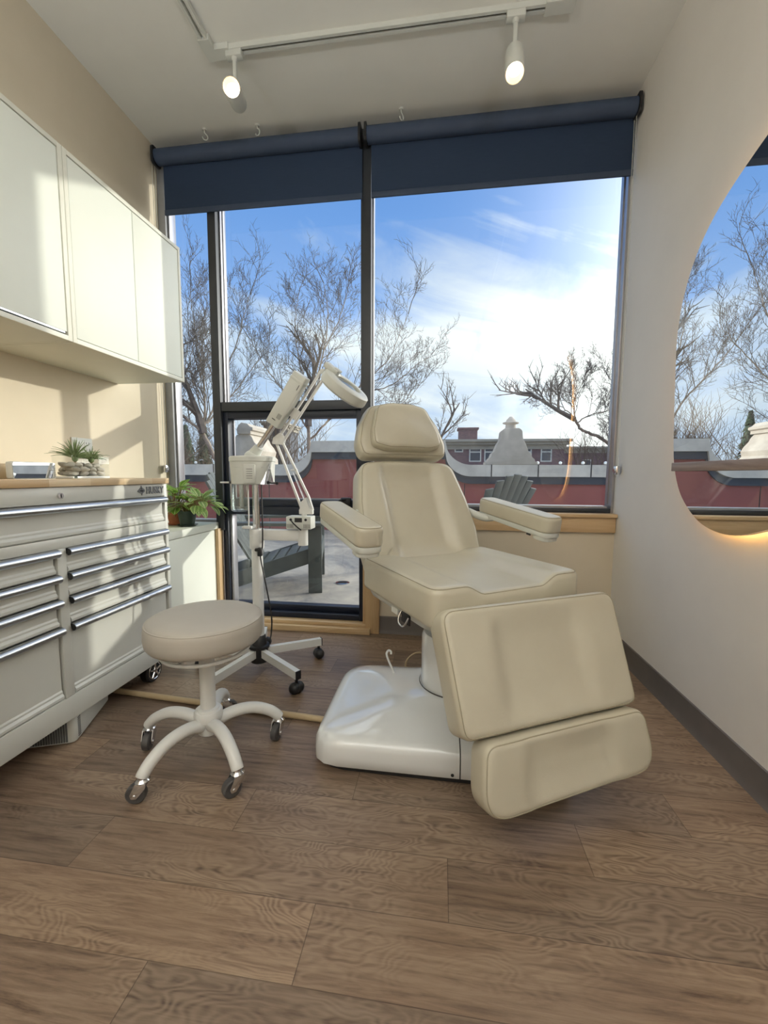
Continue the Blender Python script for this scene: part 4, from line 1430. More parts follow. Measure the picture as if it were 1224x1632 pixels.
# ------------------------------------------------------------------ magnifier lamp on the bracket
ml = thing('magnifier_lamp', 'white swing-arm magnifier lamp clamped to the steamer stand', 'magnifier lamp', (-0.615, QY, 0.70))
p = MB()
p.box(-0.693, -0.576, QY - 0.035, QY + 0.035, 0.700, 0.758, 0.004)
bxx = p.build('transformer_box', M['white_plastic'], ml)
v = MB()
for s_ in (-1, 1):
    for k in range(5):
        xx = -0.6345 + s_ * (0.026 + 0.0065 * k)
        v.box(xx - 0.001, xx + 0.001, QY - 0.0356, QY - 0.0348, 0.706, 0.724)
    v.cyl((-0.6345 + s_ * 0.035, QY - 0.038, 0.744), (-0.6345 + s_ * 0.035, QY - 0.034, 0.744), 0.006, n=14)
v.box(-0.652, -0.617, QY - 0.0354, QY - 0.0348, 0.732, 0.752)
v.tube([(-0.67, QY - 0.04, 0.744), (-0.655, QY - 0.048, 0.73), (-0.632, QY - 0.05, 0.71), (-0.618, QY - 0.045, 0.698)], 0.0028, 8)
v.build('sockets', M['black'], bxx)
P0 = Vector((-0.618, QY, 0.772))
P1 = Vector((-0.742, 1.83, 1.098))
P2 = Vector((-0.512, 1.80, 1.392))
p = MB()
p.cyl(P0 - Vector((0, 0, 0.02)), P0, 0.012, n=16)
p.box(-0.640, -0.575, QY - 0.012, QY + 0.012, 0.766, 0.790, 0.004)
p.prism([(-0.020, 0.0), (0.020, -0.004), (0.034, 0.012), (0.010, 0.072), (-0.012, 0.05)], 0.003, fr(P0 + Vector((0, 0.012, 0)), (1, 0, 0), (0, 0, 1), (0, -1, 0)))
p.prism([(-0.020, 0.0), (0.020, -0.004), (0.034, 0.012), (0.010, 0.072), (-0.012, 0.05)], 0.003, fr(P0 + Vector((0, -0.010, 0)), (1, 0, 0), (0, 0, 1), (0, -1, 0)))
p.build('pivot', M['white_satin'], ml)


def rod(mb, a, b, w=0.0105, d=0.012):
    A = axis_frame(a, b)
    L = (Vector(b) - Vector(a)).length
    z = (Vector(b) - Vector(a)).normalized()
    yv = Vector((0, 1, 0))
    xv = yv.cross(z).normalized()
    F_ = fr(a, xv, z.cross(xv), z)
    mb.box(-w / 2, w / 2, -d / 2, d / 2, 0, L, 0.002, F_)


off = Vector((0.034, 0, 0.014))
p = MB()
rod(p, P0 + Vector((-0.004, 0, 0.0)), P1 + Vector((-0.006, 0, 0.0)))
rod(p, P0 + Vector((0.022, 0, 0.075)), P1 + Vector((0.022, 0, 0.004)))
rod(p, P0 + Vector((0.042, 0, 0.012)), P0 + Vector((0.022, 0, 0.078)), 0.009)
rod(p, P0 + Vector((-0.06, 0, 0.195)), P0 + Vector((-0.030, 0, 0.198)), 0.008)
p.build('lower_arm', M['white_satin'], ml)
p = MB()
pts = []
a_, b_ = P0 + Vector((0.006, 0, 0.05)), P0 + Vector((-0.048, 0, 0.185))
F_ = axis_frame(a_, b_)
LL = (b_ - a_).length
for k in range(26 * 8 + 1):
    t_ = k / (26 * 8)
    pts.append(F_ @ Vector((0.005 * cos(2 * pi * 26 * t_), 0.005 * sin(2 * pi * 26 * t_), LL * t_)))
p.tube(pts, 0.0012, 5)
p.build('spring', M['chrome'], ml)
p = MB()
rod(p, P1 + Vector((0.002, 0, 0.006)), P2 + Vector((-0.012, 0, 0.006)))
rod(p, P1 + Vector((0.028, 0, -0.002)), P2 + Vector((0.008, 0, -0.014)))
F_ = axis_frame(P1, P2)
p.build('upper_arm', M['white_satin'], ml)
p = MB()
for dy in (-0.010, 0.008):
    p.prism(rpoly([(-0.020, -0.012), (0.034, -0.016), (0.040, 0.012), (0.020, 0.040), (-0.014, 0.016)], 0.006, 4), 0.003, fr(P1 + Vector((0, dy, 0)), (1, 0, 0), (0, 0, 1), (0, -1, 0)))
p.cyl(P1 + Vector((0.0, -0.014, 0)), P1 + Vector((0.0, 0.014, 0)), 0.006, n=12)
p.build('elbow', M['white_satin'], ml)
p = MB()
u_ = (P2 - P1).normalized()
q_ = P1 + u_ * 0.135
p.prism([(-0.010, 0), (0.026, 0), (0.026, 0.045), (-0.010, 0.045)], 0.003, fr(q_ + Vector((0.006, -0.012, -0.010)), u_.cross(Vector((0, 1, 0))).normalized(), u_, Vector((0, -1, 0))))
p.build('spring_clip', M['white_satin'], ml)
NL = Vector((0.62, -0.20, 0.76)).normalized()
LC = Vector((-0.404, 1.755, 1.318))
xv = (Vector((0.72, 0.1, -0.62)) - NL * Vector((0.72, 0.1, -0.62)).dot(NL)).normalized()
FL = fr(LC, xv, NL.cross(xv), NL)
p = MB()
p.lathe([(0.064, -0.030), (0.100, -0.030), (0.108, -0.025), (0.110, -0.014), (0.108, 0.010), (0.101, 0.016), (0.078, 0.019), (0.066, 0.019), (0.062, 0.015), (0.062, -0.026)], FL, 56, cap0=False, cap1=False)
lh = p.build('lamp_head', M['white_plastic'], ml)
p = MB()
p.lathe([(0.004, 0.016), (0.03, 0.0145), (0.0625, 0.008), (0.0625, 0.002), (0.03, -0.004), (0.004, -0.006)], FL, 48)
p.build('lens', M['jar'], lh)
p = MB()
p.lathe([(0.072, -0.034), (0.094, -0.034), (0.098, -0.029), (0.068, -0.029)], FL, 48, cap0=False, cap1=False)
p.build('light_ring', M['bulb_frost'], lh)
p = MB()
p.box(-0.122, -0.056, -0.026, 0.026, 0.012, 0.036, 0.006, FL)
p.box(-0.080, -0.050, -0.016, 0.016, 0.030, 0.040, 0.003, FL)
p.tube([FL @ Vector((-0.115, 0, 0.028)), P2 + Vector((0.012, 0, 0.004)), P2 + Vector((-0.008, 0, 0.0))], 0.010, 10)
p.cyl(P2 + Vector((0, -0.018, 0)), P2 + Vector((0, 0.018, 0)), 0.012, n=18)
p.build('head_joint', M['white_plastic'], lh)

# ------------------------------------------------------------------ treatment chair
OX, OY = 0.07, 1.54
ch = thing('treatment_chair', 'cream leatherette treatment chair on a glossy white pedestal base', 'treatment chair', (OX, OY, 0))


def axes(deg):
    a = radians(deg)
    f = Vector((cos(a), sin(a), 0))
    return f, Vector((-f.y, f.x, 0))


CF, CL = axes(-57)
UPV = Vector((0, 0, 1))


def LW(u, v, z, f=CF, l=CL):
    return Vector((OX, OY, 0)) + f * u + l * v + UPV * z


# base shell: rounded rectangle flowing up to a collar round the column
b = MB()
outl = densify(rpoly([(-0.405, 1.205), (0.42, 1.205), (0.42, 1.765), (-0.405, 1.765)], [0.10, 0.10, 0.12, 0.12], 10), 0.02)
# sort by angle round the column so the rings match
cc = Vector((OX, OY))
n_o = 96


def ray_hit(poly, c, ang):
    d = Vector((cos(ang), sin(ang)))
    best = None
    for i in range(len(poly)):
        a, e = Vector(poly[i]), Vector(poly[(i + 1) % len(poly)])
        s = e - a
        den = d.x * s.y - d.y * s.x
        if abs(den) < 1e-12:
            continue
        t = ((a.x - c.x) * s.y - (a.y - c.y) * s.x) / den
        w = ((a.x - c.x) * d.y - (a.y - c.y) * d.x) / den
        if t > 0 and -1e-6 <= w <= 1 + 1e-6:
            best = t if best is None else min(best, t)
    return best


def base_ring(s, z, circ_r=0.150):
    """s=0 outer outline, s=1 circle round the column."""
    o = []
    for k in range(n_o):
        a = 2 * pi * k / n_o
        R_ = ray_hit(outl, cc, a)
        r_ = R_ * (1 - s) + circ_r * s
        o.append(Vector((cc.x + r_ * cos(a), cc.y + r_ * sin(a), z)))
    return o


prof = [(0.03, 0.020), (0.0, 0.026), (0.0, 0.055), (0.012, 0.082), (0.035, 0.096), (0.075, 0.105), (0.16, 0.112), (0.30, 0.120), (0.45, 0.129), (0.60, 0.139), (0.75, 0.149), (0.88, 0.158), (0.97, 0.165), (1.0, 0.166)]
b.loft([base_ring(s, z) for s, z in prof], cap0=True, cap1=True)
bo = b.build('base', M['white_gloss'], ch, angle=50)
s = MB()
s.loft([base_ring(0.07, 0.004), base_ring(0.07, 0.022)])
s.build('shadow_gap_ring', M['dark_gap'], bo)  # black inset ring stands in for the shadow gap under the shell
# seam between the two halves of the shell, following its profile on the near side, and a screw beside it
sm_ = MB()
pts = []
SA = math.atan2(1.205 - OY, 0.075 - OX)
for sv_, z_ in prof[1:]:
    R_ = ray_hit(outl, cc, SA)
    r_ = R_ * (1 - sv_) + 0.150 * sv_
    pts.append(Vector((cc.x + r_ * cos(SA), cc.y + r_ * sin(SA), z_)))
sm_.tube(pts, 0.0018, 6)
sm_.cyl((0.052, 1.207, 0.036), (0.052, 1.2035, 0.036), 0.005, n=14)
sm_.build('seam', M['dark_gap'], bo)
c = MB()
c.lathe([(0.010, 0), (0.010, 0.0015), (0.006, 0.0015)], Matrix.Translation((-0.17, 1.615, 0.134)), 20)
c.build('cable_hole', M['dark_gap'], bo)

CM = Matrix.Translation((OX, OY, 0))
p = MB()
p.lathe([(0.131, 0.150), (0.131, 0.300), (0.129, 0.352), (0.122, 0.364), (0.09, 0.370), (0.004, 0.371)], CM, 64)
co = p.build('column', M['white_gloss'], ch)
p = MB()
p.lathe([(0.136, 0.160), (0.1385, 0.165), (0.136, 0.170)], CM, 64, cap0=False, cap1=False)
p.build('column_seal', M['rubber'], co)
p = MB()
p.lathe([(0.072, 0.366), (0.072, 0.47)], CM, 40)
p.build('inner_column', M['rubber'], ch)

# seat carrier shell under the seat
p = MB()


def carrier(u0, u1, v, z):
    return [LW(a, b_, z) for a, b_ in [(q_.x, q_.y) for q_ in rpoly([(u0, -v), (u1, -v), (u1, v), (u0, v)], 0.05, 5)]]


p.loft([carrier(-0.13, 0.16, 0.10, 0.385), carrier(-0.19, 0.20, 0.19, 0.435), carrier(-0.225, 0.235, 0.262, 0.482), carrier(-0.23, 0.24, 0.272, 0.502), carrier(-0.23, 0.24, 0.27, 0.512)])
p.build('seat_carrier', M['white_plastic'], ch)
p = MB()
vv = -0.272
hpts = [LW(0.075, vv - 0.004, 0.500), LW(0.078, vv - 0.014, 0.482), LW(0.088, vv - 0.018, 0.468), LW(0.108, vv - 0.018, 0.464), LW(0.122, vv - 0.014, 0.474), LW(0.125, vv - 0.004, 0.494)]
p.tube(spline(hpts, 4), 0.0032, 8)
p.build('release_lever', M['chrome'], ch)
p = MB()
p.box(0.072, 0.128, vv - 0.003, vv + 0.004, 0.466, 0.502, 0.003, fr((OX, OY, 0), CF, CL, UPV))
p.build('lever_plate', M['black'], ch)
p = MB()
p.box(0.0, 0.045, vv - 0.0025, vv + 0.002, 0.478, 0.498, 0.0, fr((OX, OY, 0), CF, CL, UPV))
p.build('sticker', M['paper'], ch)


def cushion(name, outline, T, er, F, hf=None, dome=0.0, seam=True, parent=ch):
    mb_ = MB()
    line = pad(mb_, outline, T, er, F, hf, dome=dome)
    o = mb_.build(name, M['cream'], parent, angle=60)
    if seam:
        s_ = MB()
        s_.tube(line, 0.0016, 6, closed=True)
        s_.build('piping', M['piping'], o)
    return o


def seat_h(a, b_):
    g_ = smooth01((0.185 - abs(b_)) / 0.075)
    return -0.030 * g_ * (0.6 + 0.4 * smooth01((a + 0.1) / 0.3))


FS = fr(LW(0, 0, 0.512), CF, CL, UPV)
cushion('seat', rpoly([(-0.235, -0.296), (0.305, -0.298), (0.305, 0.292), (-0.235, 0.292)], [0.06, 0.05, 0.05, 0.06], 8), 0.122, 0.024, FS, seat_h)

# backrest
def recl(u0, z0, u1, z1, T, f=CF, l=CL, vc=0.0):
    """Frame on the rear face of a reclined pad whose front face runs (u0,z0)-(u1,z1)."""
    t_ = (f * (u1 - u0) + UPV * (z1 - z0))
    L_ = t_.length
    t_.normalize()
    n_ = l.cross(t_).normalized()
    o_ = Vector((OX, OY, 0)) + f * u0 + l * vc + UPV * z0 - n_ * T
    return fr(o_, l, t_, n_), L_


FBk, LB = recl(-0.195, 0.632, -0.395, 1.018, 0.115)


def back_h(a, b_):
    m_ = smooth01((0.165 - abs(a)) / 0.055)
    return -0.038 * m_ * smooth01((b_ + 0.06) / 0.12) * smooth01((LB + 0.02 - b_) / 0.10)


bk = rpoly([(-0.262, -0.06), (0.262, -0.06), (0.278, 0.10), (0.268, 0.24), (0.232, LB - 0.01), (0.10, LB + 0.004), (-0.10, LB + 0.004), (-0.232, LB - 0.01), (-0.268, 0.24), (-0.278, 0.10)], [0.03, 0.03, 0.12, 0.12, 0.07, 0.1, 0.1, 0.07, 0.12, 0.12], 7)
back = cushion('backrest', bk, 0.115, 0.030, FBk, back_h)
p = MB()
p.prism(inset(bk, 0.02), 0.02, FBk @ Matrix.Translation((0, 0, -0.018)), 0.004)
p.build('back_shell', M['white_plastic'], back)

FHd, LH = recl(-0.402, 1.032, -0.488, 1.272, 0.085)
hd_ = rpoly([(-0.214, 0.0), (0.214, 0.0), (0.226, 0.07), (0.200, 0.16), (0.150, 0.245), (0.06, 0.268), (-0.06, 0.268), (-0.150, 0.245), (-0.200, 0.16), (-0.226, 0.07)], [0.05, 0.05, 0.08, 0.08, 0.06, 0.08, 0.08, 0.06, 0.08, 0.08], 6)
head = cushion('headrest', hd_, 0.085, 0.030, FHd, dome=0.004)
FPl = FHd @ Matrix.Translation((0, 0.018, 0.080)) @ Matrix.Rotation(radians(-3), 4, 'X')
pl = rpoly([(-0.172, 0.02), (-0.10, 0.0), (0.10, 0.0), (0.172, 0.02), (0.168, 0.09), (0.125, 0.215), (0.05, 0.232), (-0.05, 0.232), (-0.125, 0.215), (-0.168, 0.09)], [0.03, 0.1, 0.1, 0.03, 0.08, 0.05, 0.1, 0.1, 0.05, 0.08], 6)


def pil_h(a, b_):
    return 0.016 * smooth01(1 - abs(b_ - 0.07) / 0.12) * smooth01(1 - abs(a) / 0.18) * 1.2


cushion('head_pillow', pl, 0.048, 0.020, FPl, pil_h, dome=0.004)

# leg rest and foot rest
LF, LLv = axes(-63)
FLg, LLn = recl(0.487, 0.292, 0.372, 0.578, 0.095, LF, LLv, 0.045)


def leg_h(a, b_):
    m_ = smooth01((0.170 - abs(a)) / 0.05)
    return -0.022 * m_ * (0.15 + 0.85 * smooth01((b_ + 0.01) / 0.11) * smooth01((LLn + 0.01 - b_) / 0.11))


lp = rpoly([(-0.292, -0.012), (0.292, -0.012), (0.305, LLn + 0.012), (-0.305, LLn + 0.012)], [0.035, 0.035, 0.045, 0.045], 8)
leg = cushion('leg_rest', lp, 0.095, 0.022, FLg, leg_h)
FFt, LFt = recl(0.556, 0.116, 0.512, 0.276, 0.080, LF, LLv, 0.062)
fp = rpoly([(-0.292, -0.012), (0.288, 0.0), (0.274, LFt + 0.004), (-0.262, LFt + 0.004)], [0.13, 0.085, 0.045, 0.045], 12)
foot = cushion('foot_rest', fp, 0.080, 0.020, FFt, lambda a, b_: -0.016 * smooth01((0.165 - abs(a)) / 0.05) * (0.2 + 0.8 * smooth01((b_ + 0.01) / 0.08) * smooth01((LFt + 0.01 - b_) / 0.08)))
p = MB()
for a in (-0.18, 0.17):
    p.box(a - 0.012, a + 0.012, -0.03, 0.012, 0.03, 0.044, 0.002, FLg)
p.box(-0.16, 0.15, -0.022, -0.010, 0.028, 0.036, 0.002, FLg)
p.build('foot_hinge', M['chrome'], leg)
p = MB()
for a in (-0.15, 0.15):
    A0 = FLg @ Vector((a, LLn - 0.04, -0.004))
    A1 = LW(0.12, a, 0.46)
    p.tube([A0, A1], 0.014, 12)
p.build('leg_bracket', M['white_plastic'], leg)

# arm rests
def arm(side):
    vc = -0.398 if side < 0 else 0.366
    u0, z0, u1, z1 = -0.300, 0.848, 0.122, 0.790
    d = (CF * (u1 - u0) + UPV * (z1 - z0))
    L_ = d.length
    d.normalize()
    n_ = d.cross(CL).normalized()
    o_ = LW(u0, vc, z0)
    Fm = fr(o_ - n_ * 0.066, d, CL, n_)
    ol_ = rpoly([(0, -0.047), (L_, -0.047), (L_, 0.047), (0, 0.047)], [0.036, 0.040, 0.040, 0.036], 9)
    ar = cushion('armrest', ol_, 0.066, 0.016, Fm)
    t_ = MB()
    t_.prism(inset(ol_, 0.003), 0.020, Fm @ Matrix.Translation((0, 0, -0.018)), 0.003)
    t_.prism(rpoly([(L_ - 0.085, -0.040), (L_ - 0.008, -0.040), (L_ - 0.008, 0.040), (L_ - 0.085, 0.040)], 0.032, 8), 0.026, Fm @ Matrix.Translation((0, 0, -0.034)), 0.005)
    t_.build('arm_tray', M['white_plastic'], ar)
    k_ = MB()
    k_.box(L_ - 0.105, L_ - 0.085, -0.041 if side > 0 else 0.036, -0.036 if side > 0 else 0.041, -0.026, -0.010, 0.001, Fm)
    k_.build('arm_latch', M['rubber'], ar)
    g_ = MB()
    inn = -1 if side > 0 else 1
    a0 = Fm @ Vector((0.09, 0.02 * inn, -0.012))
    a1 = Vector((OX, OY, 0)) + CF * (-0.335) + CL * (0.265 * side) + UPV * 0.79
    g_.tube(spline([a0, a0.lerp(a1, 0.35) - UPV * 0.012, a1], 6), 0.017, 12)
    g_.build('arm_bracket', M['white_plastic'], ar)


arm(-1)
arm(1)

# cord plugged into the base, and the beige hose on the floor
p = MB()
p.tube(spline([(-0.170, 1.615, 0.132), (-0.180, 1.612, 0.160), (-0.196, 1.612, 0.195), (-0.205, 1.615, 0.222), (-0.198, 1.617, 0.236), (-0.188, 1.618, 0.232), (-0.187, 1.617, 0.222)], 8), 0.0042, 10)
tag(p.build('white_cord', M['cable_white'], None, (-0.17, 1.615, 0.135)), 'white cord with a looped tip sticking up from the chair base', 'cord')
p = MB()
p.tube(spline([(-0.155, 1.93, 0.006), (-0.145, 1.945, 0.05), (-0.105, 1.955, 0.082), (-0.06, 1.96, 0.078), (-0.01, 1.965, 0.03), (0.03, 1.97, 0.006)], 8), 0.0045, 10)
tag(p.build('pale_cable', M['hose'], None, (-0.155, 1.93, 0.0)), 'pale cord arching up off the floor behind the chair base', 'cord')
p = MB()
p.tube(spline([(-1.66, 1.585, 0.012), (-1.40, 1.548, 0.012), (-1.15, 1.525, 0.012), (-0.95, 1.508, 0.012), (-0.70, 1.488, 0.012), (-0.418, 1.466, 0.012)], 8), 0.0118, 14)
tag(p.build('floor_hose', M['hose'], None, (-1.0, 1.51, 0.0)), 'beige hose lying across the floor from the tool chest to the chair', 'hose')

# ------------------------------------------------------------------ backlit mirror and wooden ledge
mr = thing('wall_mirror', 'large rounded backlit mirror with a warm glow on the white wall', 'mirror', (XR, 1.33, 1.36))
mp = spline([Vector((a, b_, 0)) for a, b_ in [(1.410, 1.921), (1.630, 1.832), (1.755, 1.70), (1.812, 1.52), (1.806, 1.30), (1.786, 1.05), (1.752, 0.935), (1.690, 0.852), (1.575, 0.782), (1.430, 0.764), (1.285, 0.800), (1.10, 0.868), (0.93, 1.0), (0.85, 1.2), (0.84, 1.45), (0.90, 1.72), (1.03, 1.90), (1.21, 1.955)]], 6, True)
mp = [Vector((q_.x, q_.y)) for q_ in mp]
# frame with X along +y, Y along z, Z toward -x needs (y, z, x) handed: use mirrored list
FMr = fr((0.928, 0, 0), (0, -1, 0), (0, 0, 1), (-1, 0, 0))
mpm = [Vector((-q_.x, q_.y)) for q_ in mp]
MB().prism(mpm, 0.015, FMr).build('back_panel', M['white_plastic'], mr)
mg = MB()
mg.prism(mpm, 0.004, fr((0.9128, 0, 0), (0, -1, 0), (0, 0, 1), (-1, 0, 0)), 0.0008)
mg.build('mirror_glass', M['mirror'], mr, smooth=False)
cen = Vector((1.35, 1.35))
ld_ = MB()
ld_.tube([Vector((0.936, (q_ - cen).x * 0.965 + cen.x, (q_ - cen).y * 0.965 + cen.y)) for q_ in mp], 0.0055, 6, closed=True)
ld_.build('light_strip', M['led'], mr)
sp_ = MB()
for (yy, zz_) in ((1.15, 1.6), (1.55, 1.6), (1.15, 1.1), (1.55, 1.1)):
    sp_.box(0.928, 0.95, yy - 0.03, yy + 0.03, zz_ - 0.03, zz_ + 0.03)
sp_.build('mount', M['white_plastic'], mr)
tag(MB().box(0.878, 0.9085, 0.90, 1.733, 0.968, 1.0, 0.0015).build('wooden_ledge', M['walnut'], None, (0.893, 1.3, 0.968)), 'thin greyish wooden ledge running across the face of the backlit mirror', 'ledge')

# ------------------------------------------------------------------ outside: terrace, parapet
def at(px_, py_, Y):
    """Point at distance Y out of the window that the photograph shows at (px_, py_)."""
    c = Vector(((px_ - 612) / 659.8, -(py_ - 816) / 659.8, -1))
    d = cam.matrix_world.to_3x3() @ c
    return Vector((0, 0, 0.95)) + d * (Y / d.y)


struct(bx('terrace_floor', M['terrace'], None, -12, 12, 2.52, 7.3, -0.22, -0.02))
struct(bx('street_ground', M['street'], None, -140, 140, 7.4, 220, -4.4, -4.2))
PY = 7.0


def par_top(x):
    if x < -2.62 or x > 0.50:
        return 1.115
    if x < -2.20:
        t = (x + 2.62) / 0.42
    elif x > 0.07:
        t = 1 - (x - 0.07) / 0.43
    else:
        return 1.516
    t = max(0.0, min(1.0, t))
    return 1.115 + 0.401 * (1 - sqrt(max(0.0, 1 - t * t)))


xs = [-12, -2.62] + [-2.62 + 0.42 * k / 18 for k in range(1, 19)] + [0.07] + [0.07 + 0.43 * k / 14 for k in range(1, 15)] + [12]


def par_strip(name, mat_, top_off, bot_off, y0, y1, floor_z=None):
    mb_ = MB()
    top = [(x, par_top(x) + top_off) for x in xs]
    bot = [(x, floor_z if floor_z is not None else par_top(x) + bot_off) for x in xs]
    vs, fs = [], []
    for i in range(len(xs)):
        for (y, p_) in ((y0, top[i]), (y1, top[i]), (y1, bot[i]), (y0, bot[i])):
            vs.append((p_[0], y, p_[1]))
    for i in range(len(xs) - 1):
        for k in range(4):
            a, b_ = i * 4 + k, i * 4 + (k + 1) % 4
            fs.append((a, a + 4, b_ + 4, b_))
    fs.append((0, 1, 2, 3))
    fs.append(tuple(len(vs) - 4 + k for k in (3, 2, 1, 0)))
    mb_.add(vs, fs)
    return struct(mb_.build(name, mat_, angle=30))


par_strip('terrace_wall', M['red_wall'], -0.30, 0, PY, PY + 0.26, -4.2)
par_strip('trim_6', M['flashing'], -0.185, -0.31, PY - 0.035, PY + 0.27)
par_strip('trim_7', M['coping'], 0.0, -0.19, PY - 0.075, PY + 0.32)
jm = MB()
for x in [-7.2, -6.4, -5.6, -4.8, -4.0, -3.2, -1.05, -0.2, 0.82, 1.55, 2.35, 2.9, 3.7, 4.5]:
    jm.box(x - 0.008, x + 0.008, PY - 0.079, PY + 0.322, par_top(x) - 0.19, par_top(x) + 0.003)
for x in (-6.0, -3.0, 0.4, 2.62, 5.2):
    jm.box(x - 0.006, x + 0.006, PY - 0.003, PY, -0.02, 0.80)
struct(jm.build('trim_8', M['dark_gap']))
dr = thing('floor_drain', 'round metal drain set in the terrace floor beside the dark garden chair', 'drain', tuple(at(546, 922, 3.55).xy) + (-0.02,))
dl = Vector(dr.location)
MB().lathe([(0.06, 0.0), (0.062, 0.006), (0.05, 0.008), (0.002, 0.008)], Matrix.Translation(dl), 30).build('grate', M['chrome'], dr)
bm_ = MB()
for k in range(-3, 4):
    bm_.box(dl.x - 0.04, dl.x + 0.04, dl.y + k * 0.012 - 0.003, dl.y + k * 0.012 + 0.003, dl.z + 0.008, dl.z + 0.0088)
bm_.build('slots', M['black'], dr)

# ornaments on the parapet
fo = thing('stone_finial', 'pale stepped stone finial with a hat-like cap on the low parapet', 'finial', (1.13, 7.12, 1.117))
hw = [(0.41, 0.0), (0.41, 0.045), (0.375, 0.05), (0.365, 0.085), (0.325, 0.12), (0.30, 0.19), (0.262, 0.215), (0.25, 0.26), (0.235, 0.285), (0.222, 0.33), (0.178, 0.40), (0.168, 0.47), (0.162, 0.53), (0.150, 0.555), (0.118, 0.580), (0.10, 0.585)]
p = MB()
p.prism([(a, z) for a, z in hw] + [(-a, z) for a, z in reversed(hw)], 0.34, fr((1.13, 7.29, 1.117), (1, 0, 0), (0, 0, 1), (0, -1, 0)), 0.008)
p.build('body', M['stone'], fo, angle=30)
p = MB()
p.lathe([(0.10, 0.58), (0.085, 0.60), (0.080, 0.66), (0.128, 0.675), (0.130, 0.69), (0.080, 0.705), (0.070, 0.735), (0.040, 0.765), (0.025, 0.785), (0.004, 0.79)], Matrix.Translation((1.13, 7.12, 1.117)), 28)
p.build('cap', M['stone'], fo)
LX = at(398, 742, 7.15).x
fo = thing('scroll_pediment', 'tall stone scroll ornament catching sun on one side, behind the steamer', 'ornament', (LX, 7.3, 1.117))
p = MB()
sc = [(-0.33, 0), (0.30, 0), (0.30, 0.10), (0.25, 0.16), (0.27, 0.24), (0.22, 0.33), (0.16, 0.40), (0.13, 0.47), (0.08, 0.53), (-0.05, 0.55), (-0.16, 0.52), (-0.22, 0.44), (-0.27, 0.33), (-0.30, 0.2), (-0.33, 0.1)]
p.prism(sc, 0.75, fr((LX, 7.75, 1.117), (1, 0, 0), (0, 0, 1), (0, -1, 0)), 0.012)
p.build('body', M['stone'], fo, angle=30)
p = MB()
p.prism([(-0.13, 0.53), (0.12, 0.53), (0.12, 0.58), (0.16, 0.60), (0.16, 0.64), (0.11, 0.66), (0.06, 0.71), (-0.05, 0.73), (-0.10, 0.69), (-0.14, 0.62)], 0.82, fr((LX, 7.78, 1.117), (1, 0, 0), (0, 0, 1), (0, -1, 0)), 0.008)
p.build('cap', M['stone'], fo, angle=30)
for i, (x, where) in enumerate([(at(857, 739, 7.1).x, 'nearest the stone finial'), (at(893, 739, 7.1).x, 'second from the stone finial'), (at(929, 739, 7.1).x, 'third from the stone finial'), (at(965, 739, 7.1).x, 'farthest from the stone finial'), (at(312, 738, 7.1).x, 'in the narrow pane beside the cabinet end'), (at(343, 738, 7.1).x, 'in the narrow pane beside the thick frame bar')]):
    t = thing('parapet_bulb', 'small pale bulb light on the parapet, %s' % where, 'light', (x, 7.1, 1.115), 'bulb lights along the parapet')
    MB().lathe([(0.014, 0.0), (0.014, 0.02)], Matrix.Translation((x, 7.1, 1.115)), 14).build('socket', M['black'], t)
    MB().ball((x, 7.1, 1.115 + 0.036), 0.026, n=16).build('bulb', M['bulb_frost'], t)


def garden_chair(label, ox, oy, deg):
    t = thing('adirondack_chair', label, 'garden chair', (ox, oy, -0.02), 'dark slatted garden chairs on the terrace')
    A = Matrix.Translation((ox, oy, -0.02)) @ Matrix.Rotation(radians(deg), 4, 'Z')

    def plank(mb_, p0, p1, w, th_, wide):
        p0, p1 = Vector(p0), Vector(p1)
        z = (p1 - p0).normalized()
        x = Vector(wide)
        x = (x - z * x.dot(z)).normalized()
        mb_.box(-w / 2, w / 2, -th_ / 2, th_ / 2, 0, (p1 - p0).length, 0.004, A @ fr(p0, x, z.cross(x), z))
    mt = M['adiron']
    s_ = MB()
    for k in range(6):
        f_ = k / 5
        x = 0.36 - 0.50 * f_
        z = 0.375 - 0.15 * f_ - 0.02 * sin(pi * f_)
        plank(s_, (x, -0.27, z), (x, 0.27, z), 0.085, 0.022, (1, 0, 0.28))
    s_.build('seat', mt, t)
    b_ = MB()
    for k in range(7):
        q_ = k - 3
        top = 0.98 - 0.017 * q_ * q_
        r_ = (top - 0.2) / 0.78
        plank(b_, (-0.13, q_ * 0.066, 0.20), (-0.13 - 0.40 * r_, q_ * 0.106, top), 0.099, 0.02, (0, 1, 0))
    b_.build('backrest', mt, t)
    c_ = MB()
    plank(c_, (-0.30, -0.36, 0.50), (-0.30, 0.36, 0.50), 0.07, 0.024, (0, 0, 1))
    plank(c_, (-0.18, -0.29, 0.24), (-0.18, 0.29, 0.24), 0.08, 0.024, (0, 0, 1))
    c_.build('back_brace', mt, t)
    c_ = MB()
    plank(c_, (0.405, -0.31, 0.33), (0.405, 0.31, 0.33), 0.11, 0.022, (0, 0, 1))
    c_.build('front_apron', mt, t)
    for s2 in (-1, 1):
        l_ = MB()
        plank(l_, (0.36, s2 * 0.315, 0.0), (0.36, s2 * 0.315, 0.56), 0.11, 0.026, (1, 0, 0))
        l_.build('leg', mt, t)
        l_ = MB()
        plank(l_, (0.40, s2 * 0.288, 0.33), (-0.55, s2 * 0.288, 0.03), 0.12, 0.026, (0.3, 0, 1))
        l_.build('side_rail', mt, t)
        l_ = MB()
        l_.prism(rpoly([(-0.42, s2 * 0.28 - 0.03), (-0.42, s2 * 0.28 + 0.03), (0.25, s2 * 0.34 + 0.075), (0.46, s2 * 0.34 + 0.06), (0.46, s2 * 0.34 - 0.06), (0.25, s2 * 0.34 - 0.075)][::-1], 0.03, 5), 0.026, A @ Matrix.Translation((0, 0, 0.56)), 0.004)
        l_.build('armrest', mt, t)
    return t


